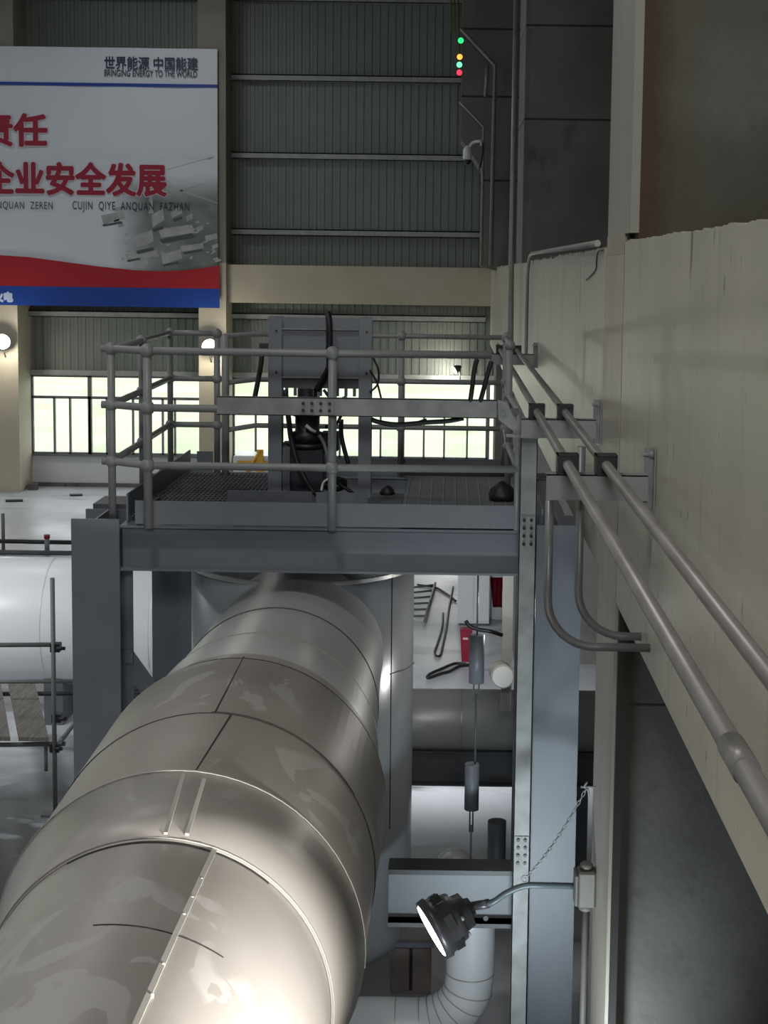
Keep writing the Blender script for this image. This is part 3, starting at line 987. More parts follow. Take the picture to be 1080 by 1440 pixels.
c.box(xg0, xg0 + 0.006, YG, YG + 0.06, 0, zg).box(xg1 - 0.006, xg1, YG, YG + 0.06, 0, zg)
c.build('upright_channel', 'galv', gal)
xm = (xg0 + xg1) / 2
splice(Vector((xm, YG, at(742, 748, YG).z)), X_, Z_, 2, 4, 0.05, 0.056, 0.10, 0.22)
splice(Vector((xm, YG, at(730, 1197, YG).z)), X_, Z_, 2, 4, 0.05, 0.056, 0.10, 0.22)
q = [at(700, 562, YG), at(712, 566, YG), at(733, 606, YG), at(729, 612, YG), at(701, 590, YG)]
c = MB().prism(q, (0, 0.008, 0))
p = at(708, 581, YG)
c.lathe(p + Vector((0, -0.001, 0)), (0, -1, 0), [(0, 0.014), (0.012, 0.014)], 6)
c.build('corner_plate', 'galv', gal)
MB().bar(at(712, 612, YG) , at(757, 615, YG), 0.04, 0.02).build('top_plate', 'galv', gal)

# ------------------------------------------------------------------ actuator frame on the deck
YA = 11.8
act = thing('actuator_stand', (at(450, 700, YA).x, YA, ZP), 'grey steel stand with a plated head rising from the platform deck', 'stand')
zt = at(450, 446, YA).z
for (pa_, pb_) in ((377, 396), (504, 522)):
    xa, xb = at(pa_, 580, YA).x, at(pb_, 580, YA).x
    c = MB().box(xa, xb, YA, YA + 0.01, 4.102, zt).box(xa, xb, YA + 0.13, YA + 0.14, 4.102, zt)
    xm_ = (xa + xb) / 2
    c.box(xm_ - 0.006, xm_ + 0.006, YA + 0.01, YA + 0.13, 4.102, zt)
    po = c.build('upright', 'steel', act)
    for yy in (466, 524, 560):
        MB().lathe(Vector((xm_ + 0.01, YA, at(450, yy, YA).z)), (0, -1, 0), [(0, 0.01), (0.008, 0.01)], 6).build('bolt', 'black_paint', po)
xa, xb = at(396, 500, YA).x, at(504, 500, YA).x
yb0 = YA + 0.05
z1, z2, z3 = at(450, 463, YA).z, at(450, 531, YA).z, at(450, 547, YA).z
MB().box(xa, xb, yb0, yb0 + 0.012, z1, zt - 0.005).build('head_plate', 'steel', act)
MB().box(xa, xb, yb0 - 0.01, yb0 + 0.004, z2, z1).build('head_plate', 'steel', act)
MB().box(xa, xb, yb0 + 0.01, yb0 + 0.02, z3, z2).build('head_plate', 'steel_dark', act)
MB().box(xa, xb, YA + 0.0, yb0, z1 - 0.006, z1 + 0.004).build('head_rib', 'galv', act)
MB().box(xa, xb, YA + 0.0, yb0, z2 - 0.006, z2 + 0.003).build('head_rib', 'galv', act)
for k in range(9):
    x = xa + (xb - xa) * (k + 0.5) / 9
    MB().box(x - 0.012, x + 0.012, yb0 + 0.01, yb0 + 0.03, z3 - 0.06, z3).build('comb_plate', 'steel_dark', act)

# hydraulic actuator in the stand
hy = thing('valve_actuator', (at(432, 690, YA).x, YA + 0.1, ZP), 'black hydraulic valve actuator inside the grey stand', 'actuator')
def px_lathe(px, Y, rows, m, nm, parent):
    pts = []
    for y, hw in rows:
        p = at(px, y, Y)
        pts.append((p.z, hw * Y / F))
    x0 = at(px, (rows[0][0] + rows[-1][0]) / 2, Y).x
    z0 = pts[0][0]
    prof = [(z0 - z, r) for z, r in pts]
    return MB().lathe((x0, Y, z0), (0, 0, -1), prof, 24).build(nm, m, parent)
px_lathe(432, YA + 0.12, [(546, 14), (560, 14), (562, 22), (584, 22), (586, 17), (606, 17), (608, 23), (622, 23)], 'black_paint', 'cylinder', hy)
px_lathe(432, YA + 0.12, [(622, 30), (628, 30)], 'black_paint', 'flange', hy)
q0, q1 = at(408, 690, YA + .1), at(456, 626, YA + .1)
MB().box(q0.x, q1.x, YA + 0.05, YA + 0.32, q0.z, q1.z).build('gear_case', 'navy', hy, bevel=0.008)
q0, q1 = at(397, 636, YA + .1), at(470, 624, YA + .1)
MB().box(q0.x, q1.x, YA + 0.08, YA + 0.26, q0.z, q1.z).build('flange', 'black_paint', hy, bevel=0.004)
q0, q1 = at(452, 634, YA + .1), at(476, 608, YA + .1)
MB().box(q0.x, q1.x, YA + 0.08, YA + 0.22, q0.z, q1.z).build('valve_block', 'black_paint', hy, bevel=0.006)
MB().box(*(lambda a, b: (a.x, b.x, YA - .02, YA + .2, a.z, b.z))(at(398, 690, YA), at(408, 628, YA))).build('side_plate', 'steel_dark', hy)
MB().tube([at(430, 598, YA), at(438, 605, YA), at(444, 608, YA)], 0.014, 8).build('lever', 'white', hy)

def hose(pts, r, label, m='black', group='black hoses and cables at the valve stand', n=10, nm='hose'):
    return tag(MB().tube(smooth(pts), r, n).build(nm, m), label, 'hose', group)
hose([at(461, 440, YA - .06), at(463, 455, YA - .1), at(463, 490, YA - .1), at(463, 515, YA - .1), at(455, 532, YA - .05), at(446, 548, YA)], 0.026, 'thick black hose looping over the top of the grey stand head')
hose([at(369, 490, YA - .1), at(367, 512, YA - .1), at(362, 540, YA - .1), at(358, 560, YA - .1)], 0.02, 'short black hose hanging beside the outer upright of the stand')
hose([at(401, 548, YA - .1), at(406, 590, YA - .1), at(410, 620, YA - .12), at(420, 655, YA - .15), at(436, 685, YA - .2), at(447, 697, YA - .2)], 0.021, 'long black hose running down past the actuator to the deck')
hose([at(480, 590, YA - .1), at(480, 612, YA - .1), at(485, 635, YA - .1), at(490, 652, YA - .1)], 0.018, 'black hose slanting down beside the middle railing post')
hose([at(449, 612, YA - .1), at(456, 625, YA - .1), at(460, 640, YA - .12), at(461, 662, YA - .1)], 0.014, 'thin grey hose from the actuator valve block', 'steel')
hose([at(455, 548, YA - .05), at(470, 565, YA - .05), at(487, 560, YA - .05), at(474, 595, YA - .05), at(458, 600, YA)], 0.012, 'thin black cable looped behind the galvanised channel')
hose([at(524, 502, YA - .1), at(532, 520, YA - .1), at(531, 540, YA - .1), at(520, 552, YA - .1)], 0.008, 'thin curled wire beside the inner upright of the stand')
hose([at(520, 520, YA - .1), at(530, 538, YA - .1), at(536, 560, YA - .1)], 0.008, 'thin wire crossing the curled one beside the stand')
ctr = at(470, 684, YA - .25)
pts = [ctr + Vector((0.085 * math.cos(t) * (1 + .1 * math.sin(3 * t)), -0.05 * math.sin(t), 0.045 * math.sin(t) + 0.012 * t / 6)) for t in [2 * PI * i / 30 * 2.3 for i in range(31)]]
hose(pts + [at(497, 694, YA - .3)], 0.014, 'black hose coiled in a loop on the deck by the middle post')
hose([at(452, 690, YA - .3), at(455, 679, YA - .3), at(464, 673, YA - .3), at(474, 673, YA - .3)], 0.010, 'pale hose end lying on the black coil', 'white')
# hoses hung over the channel near the wall
hose([at(671, 505, 10.45), at(667, 520, 10.45), at(664, 545, 10.45), at(661, 566, 10.5)], 0.017, 'black hose hanging from the wall bracket, first of two')
hose([at(691, 508, 10.45), at(686, 525, 10.45), at(680, 548, 10.45), at(675, 566, 10.5)], 0.017, 'black hose hanging from the wall bracket, second of two')
hose([at(522, 590, 10.6), at(535, 594, 10.6), at(560, 597, 10.6), at(600, 594, 10.6), at(630, 592, 10.6), at(652, 588, 10.6)], 0.017, 'black hose bundle slung under the galvanised channel')
hose([at(522, 588, 10.62), at(545, 598, 10.62), at(575, 597, 10.62), at(600, 590, 10.62)], 0.010, 'thin black cable sagging under the galvanised channel')

q = at(370, 487, YA)
bxx = tag(MB().box(q.x - 0.03, q.x + 0.04, YA, YA + 0.08, q.z - 0.02, q.z + 0.02).build('limit_switch', 'black_paint'), 'small black switch box at the top of the outer upright', 'switch')
# odds on the deck
def rag(c, w, d, h, label, nm='cloth_bag', seed=1):
    rng = random.Random(seed)
    mb = MB()
    prof = [(0, 0.5), (0.25, 0.5), (0.55, 0.42), (0.8, 0.26), (1.0, 0.05)]
    n = 16
    rings = []
    for t, r in prof:
        rings.append([mb.bm.verts.new((c.x + w * r * math.cos(2 * PI * k / n) * rng.uniform(0.85, 1.1), c.y + d * r * math.sin(2 * PI * k / n) * rng.uniform(0.85, 1.1), c.z + h * t + rng.uniform(-.05, .05) * h * (t > 0))) for k in range(n)])
    for i in range(len(prof) - 1):
        for k in range(n):
            f = mb.bm.faces.new((rings[i][k], rings[i][(k + 1) % n], rings[i + 1][(k + 1) % n], rings[i + 1][k])); f.smooth = True
    mb.bm.faces.new(rings[0][::-1]); mb.bm.faces.new(rings[-1])
    return tag(mb.build(nm, 'black'), label, 'bag')
p = onz(706, 702, 4.11); rag(p, 0.22, 0.2, 0.14, 'large black bag slumped on the deck by the corner post', seed=3)
p = onz(545, 695, 4.11); rag(p, 0.12, 0.12, 0.07, 'small black bundle on the deck beside the stand', seed=5)
a = at(562, 656, 13.2); b = at(718, 656, 13.2)
tag(MB().bar(Vector((a.x, 13.2, 4.13)), Vector((b.x, 13.2, 4.13)), 0.16, 0.05).build('rubber_strip', 'black'), 'long black strip lying along the rear edge of the deck', 'strip')
p = at(690, 656, 13.15)
tag(MB().box(p.x - 0.07, p.x + 0.06, 13.1, 13.2, 4.157, 4.18).build('white_rag', 'white'), 'crumpled white scrap on the black strip', 'rag')

# ================================================================== BIG INSULATED PIPE
pipe = thing('insulated_pipe', (-1.15, 8, 0), 'huge horizontal pipe in dented aluminium cladding running under the platform', 'pipe')
AX, AZ = -1.15, H - 3.005
def sect(nm, m, prof):
    return MB().lathe((AX, 0, AZ), (0, 1, 0), prof, 96, cap=False).build(nm, m, pipe)
sect('cladding_section', 'tin', [(2.6, 0.70), (4.2, 0.70), (5.97, 0.703)])
sect('cladding_reducer', 'tin', [(5.93, 0.705), (5.94, 0.716), (6.47, 0.812), (6.47, 0.80)])
sect('cladding_section', 'tin_dusty', [(6.44, 0.800), (6.50, 0.802), (7.35, 0.812)])
sect('cladding_section', 'tin_dusty', [(7.33, 0.816), (8.33, 0.826), (8.34, 0.80)])
sect('cladding_section', 'tin_dusty', [(8.30, 0.79), (8.55, 0.79), (8.62, 0.78)])
sect('cladding_section', 'tin_clean', [(8.60, 0.775), (9.3, 0.735), (9.31, 0.727), (10.2, 0.69)])
sect('cladding_section', 'tin_clean', [(10.18, 0.694), (11.1, 0.665), (11.9, 0.66)])
def arc_strip(Y, r, a0, a1, w, h, m, nm='seam', n=40):
    """thin raised strip around the pipe; angles from straight up, clockwise seen from the camera"""
    mb = MB()
    rings = []
    for i in range(n + 1):
        t = a0 + (a1 - a0) * i / n
        u = Vector((math.sin(t), 0, math.cos(t)))
        rings.append([mb.bm.verts.new(Vector((AX, yy, AZ)) + u * rr) for yy, rr in ((Y - w / 2, r), (Y - w / 2, r + h), (Y + w / 2, r + h), (Y + w / 2, r))])
    for i in range(n):
        for k in range(3):
            mb.bm.faces.new((rings[i][k], rings[i][k + 1], rings[i + 1][k + 1], rings[i + 1][k]))
    return mb.build(nm, m, pipe)
def pipe_angle(px, py, r):
    """angle about the axis where the view ray meets radius r, and its Y"""
    rr = ray(px, py).normalized()
    ox, oz = -AX, H - AZ
    A_ = rr.x ** 2 + rr.z ** 2; B_ = 2 * (ox * rr.x + oz * rr.z); C_ = ox ** 2 + oz ** 2 - r * r
    D_ = max(0.0, B_ * B_ - 4 * A_ * C_)
    t = (-B_ - math.sqrt(D_)) / (2 * A_)
    p = EYE + rr * t
    return math.atan2(p.x - AX, p.z - AZ), p.y
def long_strip(p0, p1, r0, r1, w, h, m, nm='seam'):
    a0, y0 = pipe_angle(p0[0], p0[1], r0)
    a1, y1 = pipe_angle(p1[0], p1[1], r1)
    mb = MB()
    u0, u1 = Vector((math.sin(a0), 0, math.cos(a0))), Vector((math.sin(a1), 0, math.cos(a1)))
    P0 = Vector((AX, y0, AZ)) + u0 * (r0 + h / 2 - 0.004); P1 = Vector((AX, y1, AZ)) + u1 * (r1 + h / 2 - 0.004)
    mb.bar(P0, P1, w, h, u0 + u1)
    return mb.build(nm, m, pipe)
RD = math.radians
arc_strip(6.47, 0.812, RD(-95), RD(95), 0.012, 0.004, 'seam')
arc_strip(5.94, 0.714, RD(-95), RD(95), 0.012, 0.004, 'seam')
arc_strip(5.915, 0.703, RD(-30), RD(40), 0.010, 0.003, 'seam_dark')
long_strip((258, 1090), (233, 1173), 0.80, 0.725, 0.016, 0.012, 'seam')
long_strip((287, 1097), (263, 1174), 0.80, 0.725, 0.016, 0.012, 'seam')
ls = long_strip((303, 1192), (246, 1316), 0.703, 0.70, 0.02, 0.014, 'seam')
long_strip((246, 1316), (180, 1465), 0.70, 0.70, 0.02, 0.014, 'seam')
long_strip((343, 923), (303, 1000), 0.826, 0.82, 0.006, 0.004, 'seam_dark')
long_strip((325, 1004), (273, 1087), 0.818, 0.803, 0.006, 0.004, 'seam_dark')
arc_strip(8.345, 0.815, RD(-20), RD(95), 0.012, 0.010, 'seam_dark')
a_, y_ = pipe_angle(303, 1000, 0.818)
arc_strip(7.34, 0.8155, a_ - 0.02, RD(60), 0.007, 0.002, 'seam_dark')
a_, y_ = pipe_angle(248, 1316, 0.70)
arc_strip(y_, 0.7005, a_ - 0.42, a_ + 0.26, 0.007, 0.003, 'seam_dark')
arc_strip(9.305, 0.732, RD(-80), RD(95), 0.012, 0.006, 'seam')
arc_strip(10.19, 0.69, RD(-60), RD(100), 0.008, 0.006, 'seam_dark')
# rivets along the seam
rv = MB()
for (px, py) in ((283, 1237), (270, 1263), (229, 1357), (213, 1400), (258, 1287)):
    a_, y_ = pipe_angle(px, py, 0.705)
    u = Vector((math.sin(a_), 0, math.cos(a_)))
    rv.lathe(Vector((AX, y_, AZ)) + u * 0.700, u, [(0, 0.009), (0.012, 0.007), (0.014, 0.001)], 8, cap=False)
rv.build('rivet', 'seam', pipe)

# vertical vessel the pipe runs into
vx, vy, vr = -1.17, 12.3, 0.90
zv = at(450, 822, 11.4).z
zd0 = at(575, 1292, vy).z
ves = thing('pipe_riser', (vx, vy, 0), 'shiny vertical cylinder in metal cladding below the platform', 'vessel')
MB().lathe((vx, vy, 0), (0, 0, 1), [(0, 0.25), (zd0 - 0.30, 0.25)] + [(zd0 - 0.32 * math.cos(q), max(0.25, vr * math.sin(q))) for q in [PI / 2 * (k + 2) / 10 for k in range(9)]] + [(zv, vr), (zv, vr - 0.06), (zv - 0.35, vr - 0.06)], 96, cap=False).build('cladding', 'vessel', ves)
MB().lathe((vx, vy, zv - 0.36), (0, 0, 1), [(0, vr - 0.06), (0.01, vr - 0.06)], 64).build('cover', 'steel_dark', ves)
sx = at(550, 900, vy - 0.6)
ang = math.asin((sx.x - vx) / vr)
p = Vector((vx + math.sin(ang) * vr, vy - math.cos(ang) * vr, 0))
MB().tube([p + Vector((0, 0, 1.45)), p + Vector((0, 0, zv))], 0.005, 6).build('seam', 'seam_dark', ves)
MB().lathe((vx, vy, zv - 0.02), (0, 0, 1), [(0, vr + 0.004), (0.03, vr + 0.004)], 96, cap=False).build('rim', 'tin_clean', ves)

# ================================================================== WALL CONDUITS, BRACKETS
PR = 0.0255
ZC = H - 0.95
X1, X2 = 0.575, 0.762
c1 = pipe_thing('conduit', [(X1, 1.5, ZC), (X1, 18.6, ZC)], PR, 'conduit', 'dusty round conduit on the brackets, outer of the two away from the wall', 'conduit', 20, 'pair of conduits along the cream wall')
p = onx(1020, 1062, X1)
yj = onz(1012, 1048, ZC).y - 0.16
c1b = MB().tube([(X1, yj, ZC), (X1, yj + 0.16, ZC)], PR * 1.14, 20).build('coupling', 'conduit', c1)
c1b['label'] = 'threaded conduit coupling'
c2 = pipe_thing('conduit', [(X2, 1.5, ZC), (X2, 18.6, ZC)], PR, 'conduit', 'dusty round conduit on the brackets, inner of the two next the wall', 'conduit', 20, 'pair of conduits along the cream wall')


def bracket(Y, x0, label, size=1.0, plate=True):
    br = thing('conduit_bracket', (XW - 0.2, Y, ZC - 0.1), label, 'bracket', 'angle steel brackets under the wall conduits')
    zt_ = ZC - 0.045
    c = MB().box(x0, XW - 0.035, Y, Y + 0.006, zt_ - 0.125, zt_).box(x0, XW - 0.035, Y, Y + 0.10, zt_ - 0.006, zt_)
    c.build('arm', 'rail', br)
    for xx in (X1, X2):
        k = MB()
        w, h, d, t = 0.052, 0.052, 0.10, 0.006
        for (a0, a1, b0, b1) in ((-w, w, h - t, h), (-w, w, -0.045, -0.045 + t), (-w, -w + t, -0.045, h), (w - t, w, -0.045, h)):
            k.box(xx + a0, xx + a1, Y - 0.01, Y + d, ZC + b0, ZC + b1)
        cl_ = k.build('clamp', 'black_paint', br)
        MB().box(xx - w + t, xx + w - t, Y + 0.006, Y + 0.02, ZC - 0.04, ZC + h - t).build('rubber_insert', 'black', cl_)
    c = MB().box(XW - 0.008, XW - 0.002, Y - 0.02, Y + 0.06, zt_ - 0.16, zt_ + 0.13).box(XW - 0.05, XW - 0.002, Y + 0.05, Y + 0.058, zt_ - 0.16, zt_ + 0.13)
    pl = c.build('wall_plate', 'rail', br)
    MB().lathe((XW - 0.008, Y + 0.02, zt_ + 0.10), (-1, 0, 0), [(0, 0.018), (0.02, 0.018), (0.02, 0.009), (0.055, 0.009)], 8).build('bolt', 'galv', pl)
bracket(7.36, at(768, 690, 7.36).x, 'angle steel conduit bracket with the two loops of conduit under it')
bracket(10.06, at(733, 605, 10.06).x, 'angle steel conduit bracket above the galvanised upright')
bracket(17.6, at(692, 505, 17.6).x, 'small far angle steel bracket at the end of the wall conduits')
# conduits that turn down from the brackets and back into the wall
Yu = 7.56
def u_bend(px, ytop, Y, yb, label, r=0.021, rad=0.235):
    a = at(px, ytop, Y)
    zb = at(px, yb, Y).z
    pts = [a, Vector((a.x, Y, zb + rad))]
    pts += [Vector((a.x + rad - rad * math.cos(t), Y, zb + rad - rad * math.sin(t))) for t in (0.2, 0.4, 0.6, 0.8, 1.0, 1.2, 1.4, PI / 2)]
    pts += [Vector((XW + 0.01, Y, zb))]
    return pipe_thing('bent_conduit', pts, r, 'u_conduit', label, 'conduit', 16, 'bent conduits dropping from the first bracket')
u_bend(773, 703, 7.40, 909, 'bent grey conduit hanging lowest from the end of the bracket arm')
u_bend(818, 628, 7.75, 894, 'bent grey conduit dropping between the two wall conduits')
# cable trunking foot: thin brace below the bracket
tag(MB().bar(Vector((0.62, 7.6, ZC - 0.17)), Vector((0.62, 7.6, ZC - 0.055)), 0.05, 0.01, (0, 1, 0)).build('angle_cleat', 'galv'), 'small galvanised cleat under the bracket arm', 'cleat') if False else None

wp = [onx(x, y, XW - 0.008) for x, y in ((848, 352), (841, 354), (839, 366), (838, 378), (832, 386), (824, 394))]
for q in wp:
    q.y = max(q.y, 10.06)
tag(MB().tube(smooth(wp), 0.005, 6).build('loose_wire', 'black_paint'), 'thin dark wire dangling on the cream beam beside the pier', 'wire')

# ================================================================== FLOODLIGHT ON THE PIER
YL = 9.72
fl = thing('floodlight', at(640, 1300, YL), 'large lit industrial floodlight on a gooseneck arm below the platform', 'floodlight')
fc, bk = at(607, 1309, YL), at(668, 1280, YL)
ax = (bk - fc)
ax.y += 0.10
L_ = ax.length
axn = ax.normalized()
R_ = 0.205
MB().lathe(fc, axn, [(-0.012, 0.001), (-0.011, R_ * 0.55), (-0.006, R_ * 0.85), (0.004, R_ * 0.9)], 40, cap=False).build('lens', 'lamp_glow', fl)
MB().lathe(fc, axn, [(0.003, R_ * 0.89), (-0.004, R_ * 0.93), (0.0, R_), (0.05, R_ * 1.02), (0.06, R_ * 0.94), (0.14, R_ * 0.90), (0.16, R_ * 0.82), (0.19, R_ * 0.80), (0.2, R_ * 0.62), (0.27, R_ * 0.58), (0.28, R_ * 0.35), (0.31, 0.06), (0.32, 0.001)], 40, cap=False).build('housing', 'lamp_body', fl)
ref = axn.cross(Vector((0, 1, 0))).normalized()
ref2 = axn.cross(ref)
for k in range(6):
    t = 2 * PI * (k + 0.25) / 6
    u = ref * math.cos(t) + ref2 * math.sin(t)
    v = axn.cross(u)
    MB().obox(fc + axn * 0.115 + u * R_ * 0.905, axn * 0.030, u * 0.007, v * 0.050).build('vent_window', 'black', fl)
bt = MB()
for k in range(6):
    t = 2 * PI * k / 6 + 0.4
    u = ref * math.cos(t) + ref2 * math.sin(t)
    bt.lathe(fc + axn * 0.16 + u * R_ * 0.72, axn, [(0, 0.016), (0.045, 0.016), (0.05, 0.008)], 8)
bt.build('bolt', 'galv', fl)
nk = fc + axn * 0.30
arm_pts = smooth([nk, at(690, 1270, YL), at(712, 1256, YL), at(737, 1246, YL), at(765, 1245, YL), at(806, 1246, YL + 0.05)], 6)
MB().tube(arm_pts, 0.021, 14).build('arm', 'arm', fl)
MB().tube([nk, nk + (arm_pts[6] - nk) * 0.9], 0.030, 14).build('neck_ring', 'lamp_body', fl)
lp = spot('floodlight_beam', fc - axn * 0.03, fc - axn * 3, 90, math.radians(140), (1, 0.98, 0.95), 0.6, 0.15)

# junction box with its feed conduit
jb = thing('junction_box', at(824, 1246, YL), 'cast junction box on the painted pier side holding the floodlight arm', 'junction box')
jc = at(824, 1246, YL)
jx0, jx1 = at(812, 1246, YL).x, XW - 0.002
zz0, zz1 = at(824, 1272, YL).z, at(824, 1222, YL).z
MB().box(jx0, jx1, YL - 0.07, YL + 0.07, zz0, zz1).build('body', 'box_paint', jb, bevel=0.012)
MB().box(jx0 - 0.022, jx0, YL - 0.08, YL + 0.08, zz0 + 0.015, zz1 - 0.015).build('lid', 'box_paint', jb, bevel=0.008)
MB().lathe((jc.x, YL, zz1), (0, 0, 1), [(0, 0.045), (0.03, 0.045), (0.045, 0.03)], 10).build('plug', 'box_paint', jb)
MB().lathe((jc.x, YL, zz0), (0, 0, -1), [(0, 0.045), (0.03, 0.045), (0.04, 0.03)], 10).build('gland', 'box_paint', jb)
MB().tube([(jc.x, YL, zz0 - 0.03), (jc.x, YL, 0.02)], 0.022, 14).build('feed_conduit', 'box_paint', jb)
MB().tube([at(806, 1246, YL + .05), at(812, 1246, YL + .05)], 0.034, 12).build('arm_socket', 'arm', jb)

# chain from hook to the arm
hk = onx(838, 1107, XW)
ring = at(738, 1236, YL)
ch = thing('support_chain', hk, 'thin chain from a wall hook down to the floodlight arm', 'chain')
MB().tube([hk + Vector((0.02, 0, 0)), hk + Vector((-0.10, 0, 0.0))], 0.007, 6).build('hook', 'galv', ch)
MB().tube(smooth([at(826, 1100, hk.y), at(822, 1106, hk.y), at(827, 1112, hk.y), at(828, 1120, hk.y)]), 0.007, 6).build('hook', 'galv', ch)
links = MB()
a_ = at(826, 1106, hk.y)
n_ = 26
for i in range(n_):
    t0_ = i / n_; t1_ = (i + 1.25) / n_
    P0 = a_.lerp(ring, t0_); P1 = a_.lerp(ring, min(1, t1_))
    sag = lambda t: Vector((0, 0, -0.05 * 4 * t * (1 - t)))
    P0 += sag(t0_); P1 += sag(min(1, t1_))
    d = (P1 - P0)
    s = d.cross(Vector((0, 1, 0))).normalized() if i % 2 else Vector((0, 1, 0))
    s = (s - d.normalized() * s.dot(d.normalized())).normalized()
    ell = [P0 + d * 0.5 + d * 0.5 * math.cos(q) + s * 0.009 * math.sin(q) for q in [2 * PI * k / 10 for k in range(10)]]
    links.tube(ell, 0.0035, 5, closed=True)
links.build('chain_link', 'galv', ch)
rg = [ring + Vector((0.022 * math.cos(q), 0, 0.022 * math.sin(q))) for q in [2 * PI * k / 16 for k in range(16)]]
MB().tube(rg, 0.005, 6, closed=True).build('ring', 'galv', ch)

# ================================================================== UNDER THE PLATFORM
# spring hangers on rods
def hanger(px, y0, y1, hw, Y, label, rods):
    root = thing('spring_hanger', at(px, y1, Y), label, 'pipe hanger', 'spring hangers on rods')
    t, b = at(px, y0, Y), at(px, y1, Y)
    b.x = t.x
    r = hw * Y / F
    MB().lathe(b, (0, 0, 1), [(0, r), (t.z - b.z, r), (t.z - b.z, r * 0.8)], 24).build('spring_can', 'steel', root)
    zz = t.z - b.z
    MB().box(b.x + r * 0.75, b.x + r * 0.80, Y - r * 0.75, Y - r * 0.55, b.z + zz * 0.1, b.z + zz * 0.9).build('slot', 'black', root)
    for (p, q, rad) in rods:
        MB().tube([Vector((t.x + p[0], Y, p[1])), Vector((t.x + q[0], Y, q[1]))], rad, 8).build('rod', 'steel_dark', root)
    return root
YH = 11.6
zz = lambda y: at(665, y, YH).z
hanger(671, 893, 960, 11, YH, 'upper grey spring hanger can on its rod, hanging from the platform beam', [((0, zz(893)), (0, 3.75), 0.007), ((-0.02, zz(985)), (-0.02, zz(955)), 0.006), ((0.02, zz(985)), (0.02, zz(955)), 0.006), ((0, zz(1074)), (0, zz(975)), 0.008)])
hanger(664, 1074, 1138, 10.5, YH, 'lower grey spring hanger can, below the cross pipe', [((-0.012, zz(1170)), (-0.012, zz(1130)), 0.006), ((0.012, zz(1170)), (0.012, zz(1130)), 0.006), ((0, zz(1260)), (0, zz(1160)), 0.008)])

# cross pipe on a beam, and the lower heavy beam
YX = 14.6
ca, cb = at(570, 968, YX), at(570, 1052, YX)
rcp = abs(ca.z - cb.z) / 2 * 0.975
zcp = (ca.z + cb.z) / 2
cpq = thing('cross_pipe', (0, YX, zcp - rcp), 'grey clad horizontal pipe crossing under the platform', 'pipe')
MB().lathe((-2.0, YX, zcp), (1, 0, 0), [(0, rcp), (3.5, rcp)], 64).build('cladding', 'tin_clean', cpq)
MB().lathe((0.15, YX, zcp), (1, 0, 0), [(0, rcp + 0.004), (0.01, rcp + 0.004)], 64, cap=False).build('seam', 'tin', cpq)
zb1 = zcp - rcp - 0.006; zb0 = at(650, 1101, YX).z
cbm = thing('cross_beam', (0, YX, zb0), 'dark steel beam carrying the grey cross pipe', 'beam')
i_beam_x(-2.0, 1.9, YX, zb0, zb1, 0.2, 'beam_section', 'steel_dark', cbm)
for xx in (-1.9, 1.3):
    MB().box(xx - 0.1, xx + 0.1, YX - 0.1, YX + 0.1, 0, zb0).build('leg', 'steel_dark', cbm)
YK = 10.86
k0, k1 = at(620, 1295, YK).z, at(620, 1216, YK).z
kb = thing('lower_beam', (-0.3, YK, k0), 'wide flange steel beam bolted low between the platform columns, dark on top', 'beam')
i_beam_x(-0.40, 0.62, YK, k0, k1, 0.22, 'beam_section', 'steel', kb, t=0.03)
MB().box(-0.40, 0.62, YK - 0.112, YK + 0.112, k1 - 0.034, k1 + 0.002).build('dark_flange', 'black_paint', kb)  # flange coloured darker than the web
MB().box(-0.40, 0.62, YK - 0.112, YK + 0.112, k0 - 0.002, k0 + 0.03).build('dark_flange', 'steel_dark', kb)
MB().lathe(at(683, 1290, YK - .12), (0, -1, 0), [(0, 0.02), (0.02, 0.02)], 10).build('bolt', 'black_paint', kb)

# dark vertical pipe and domed pipe end beyond
p = onz(700, 1240, 0.0)
Yv = 13.6
a, b = at(686, 1150, Yv), at(712, 1150, Yv)
tag(MB().lathe(((a.x + b.x) / 2, Yv, 0), (0, 0, 1), [(0, (b.x - a.x) / 2), (zb0 - 0.01, (b.x - a.x) / 2)], 24).build('standpipe', 'steel_dark'), 'dark vertical pipe rising from the floor beside the galvanised upright', 'pipe')
Yd = 13.0
a, b = at(610, 1216, Yd), at(670, 1216, Yd)
rd_ = (b.x - a.x) / 2
zd = at(640, 1190, Yd).z
tag(MB().lathe(((a.x + b.x) / 2, Yd, 0), (0, 0, 1), [(0, rd_)] + [(zd - rd_ * 1.15 + rd_ * math.sin(q), max(0.001, rd_ * math.cos(q))) for q in [PI / 2 * k / 10 for k in range(11)]], 32, cap=False).build('domed_vessel', 'tin_clean'), 'small round-topped grey vessel behind the low beam', 'vessel')
# white clad elbow pipe at the floor
Ye = 11.18
ce = thing('elbow_pipe', (0.1, Ye, 0), 'white clad pipe elbow curving near the floor under the floodlight', 'pipe')
pr_ = 0.185
v0 = at(662, 1300, Ye); hb_ = at(600, 1428, Ye)
zc_ = hb_.z - 0.06
path = [Vector((v0.x, Ye, 1.35)), Vector((v0.x, Ye, 0.95)), Vector((v0.x, Ye, zc_ + 0.42))]
for t in [i * PI / 2 / 6 for i in range(1, 7)]:
    path.append(Vector((v0.x - 0.38 + 0.38 * math.cos(t), Ye, zc_ + 0.38 - 0.38 * math.sin(t))))
path += [Vector((-0.35, Ye, zc_)), Vector((-0.9, Ye, zc_))]
MB().tube(path, pr_, 40).build('cladding', 'white', ce)
for i in range(2, len(path) - 1):
    d = (path[i + 1] - path[i - 1]).normalized()
    MB().lathe(path[i] - d * 0.004, d, [(0, pr_ + 0.003), (0.008, pr_ + 0.003)], 40, cap=False).build('seam', 'tin', ce)
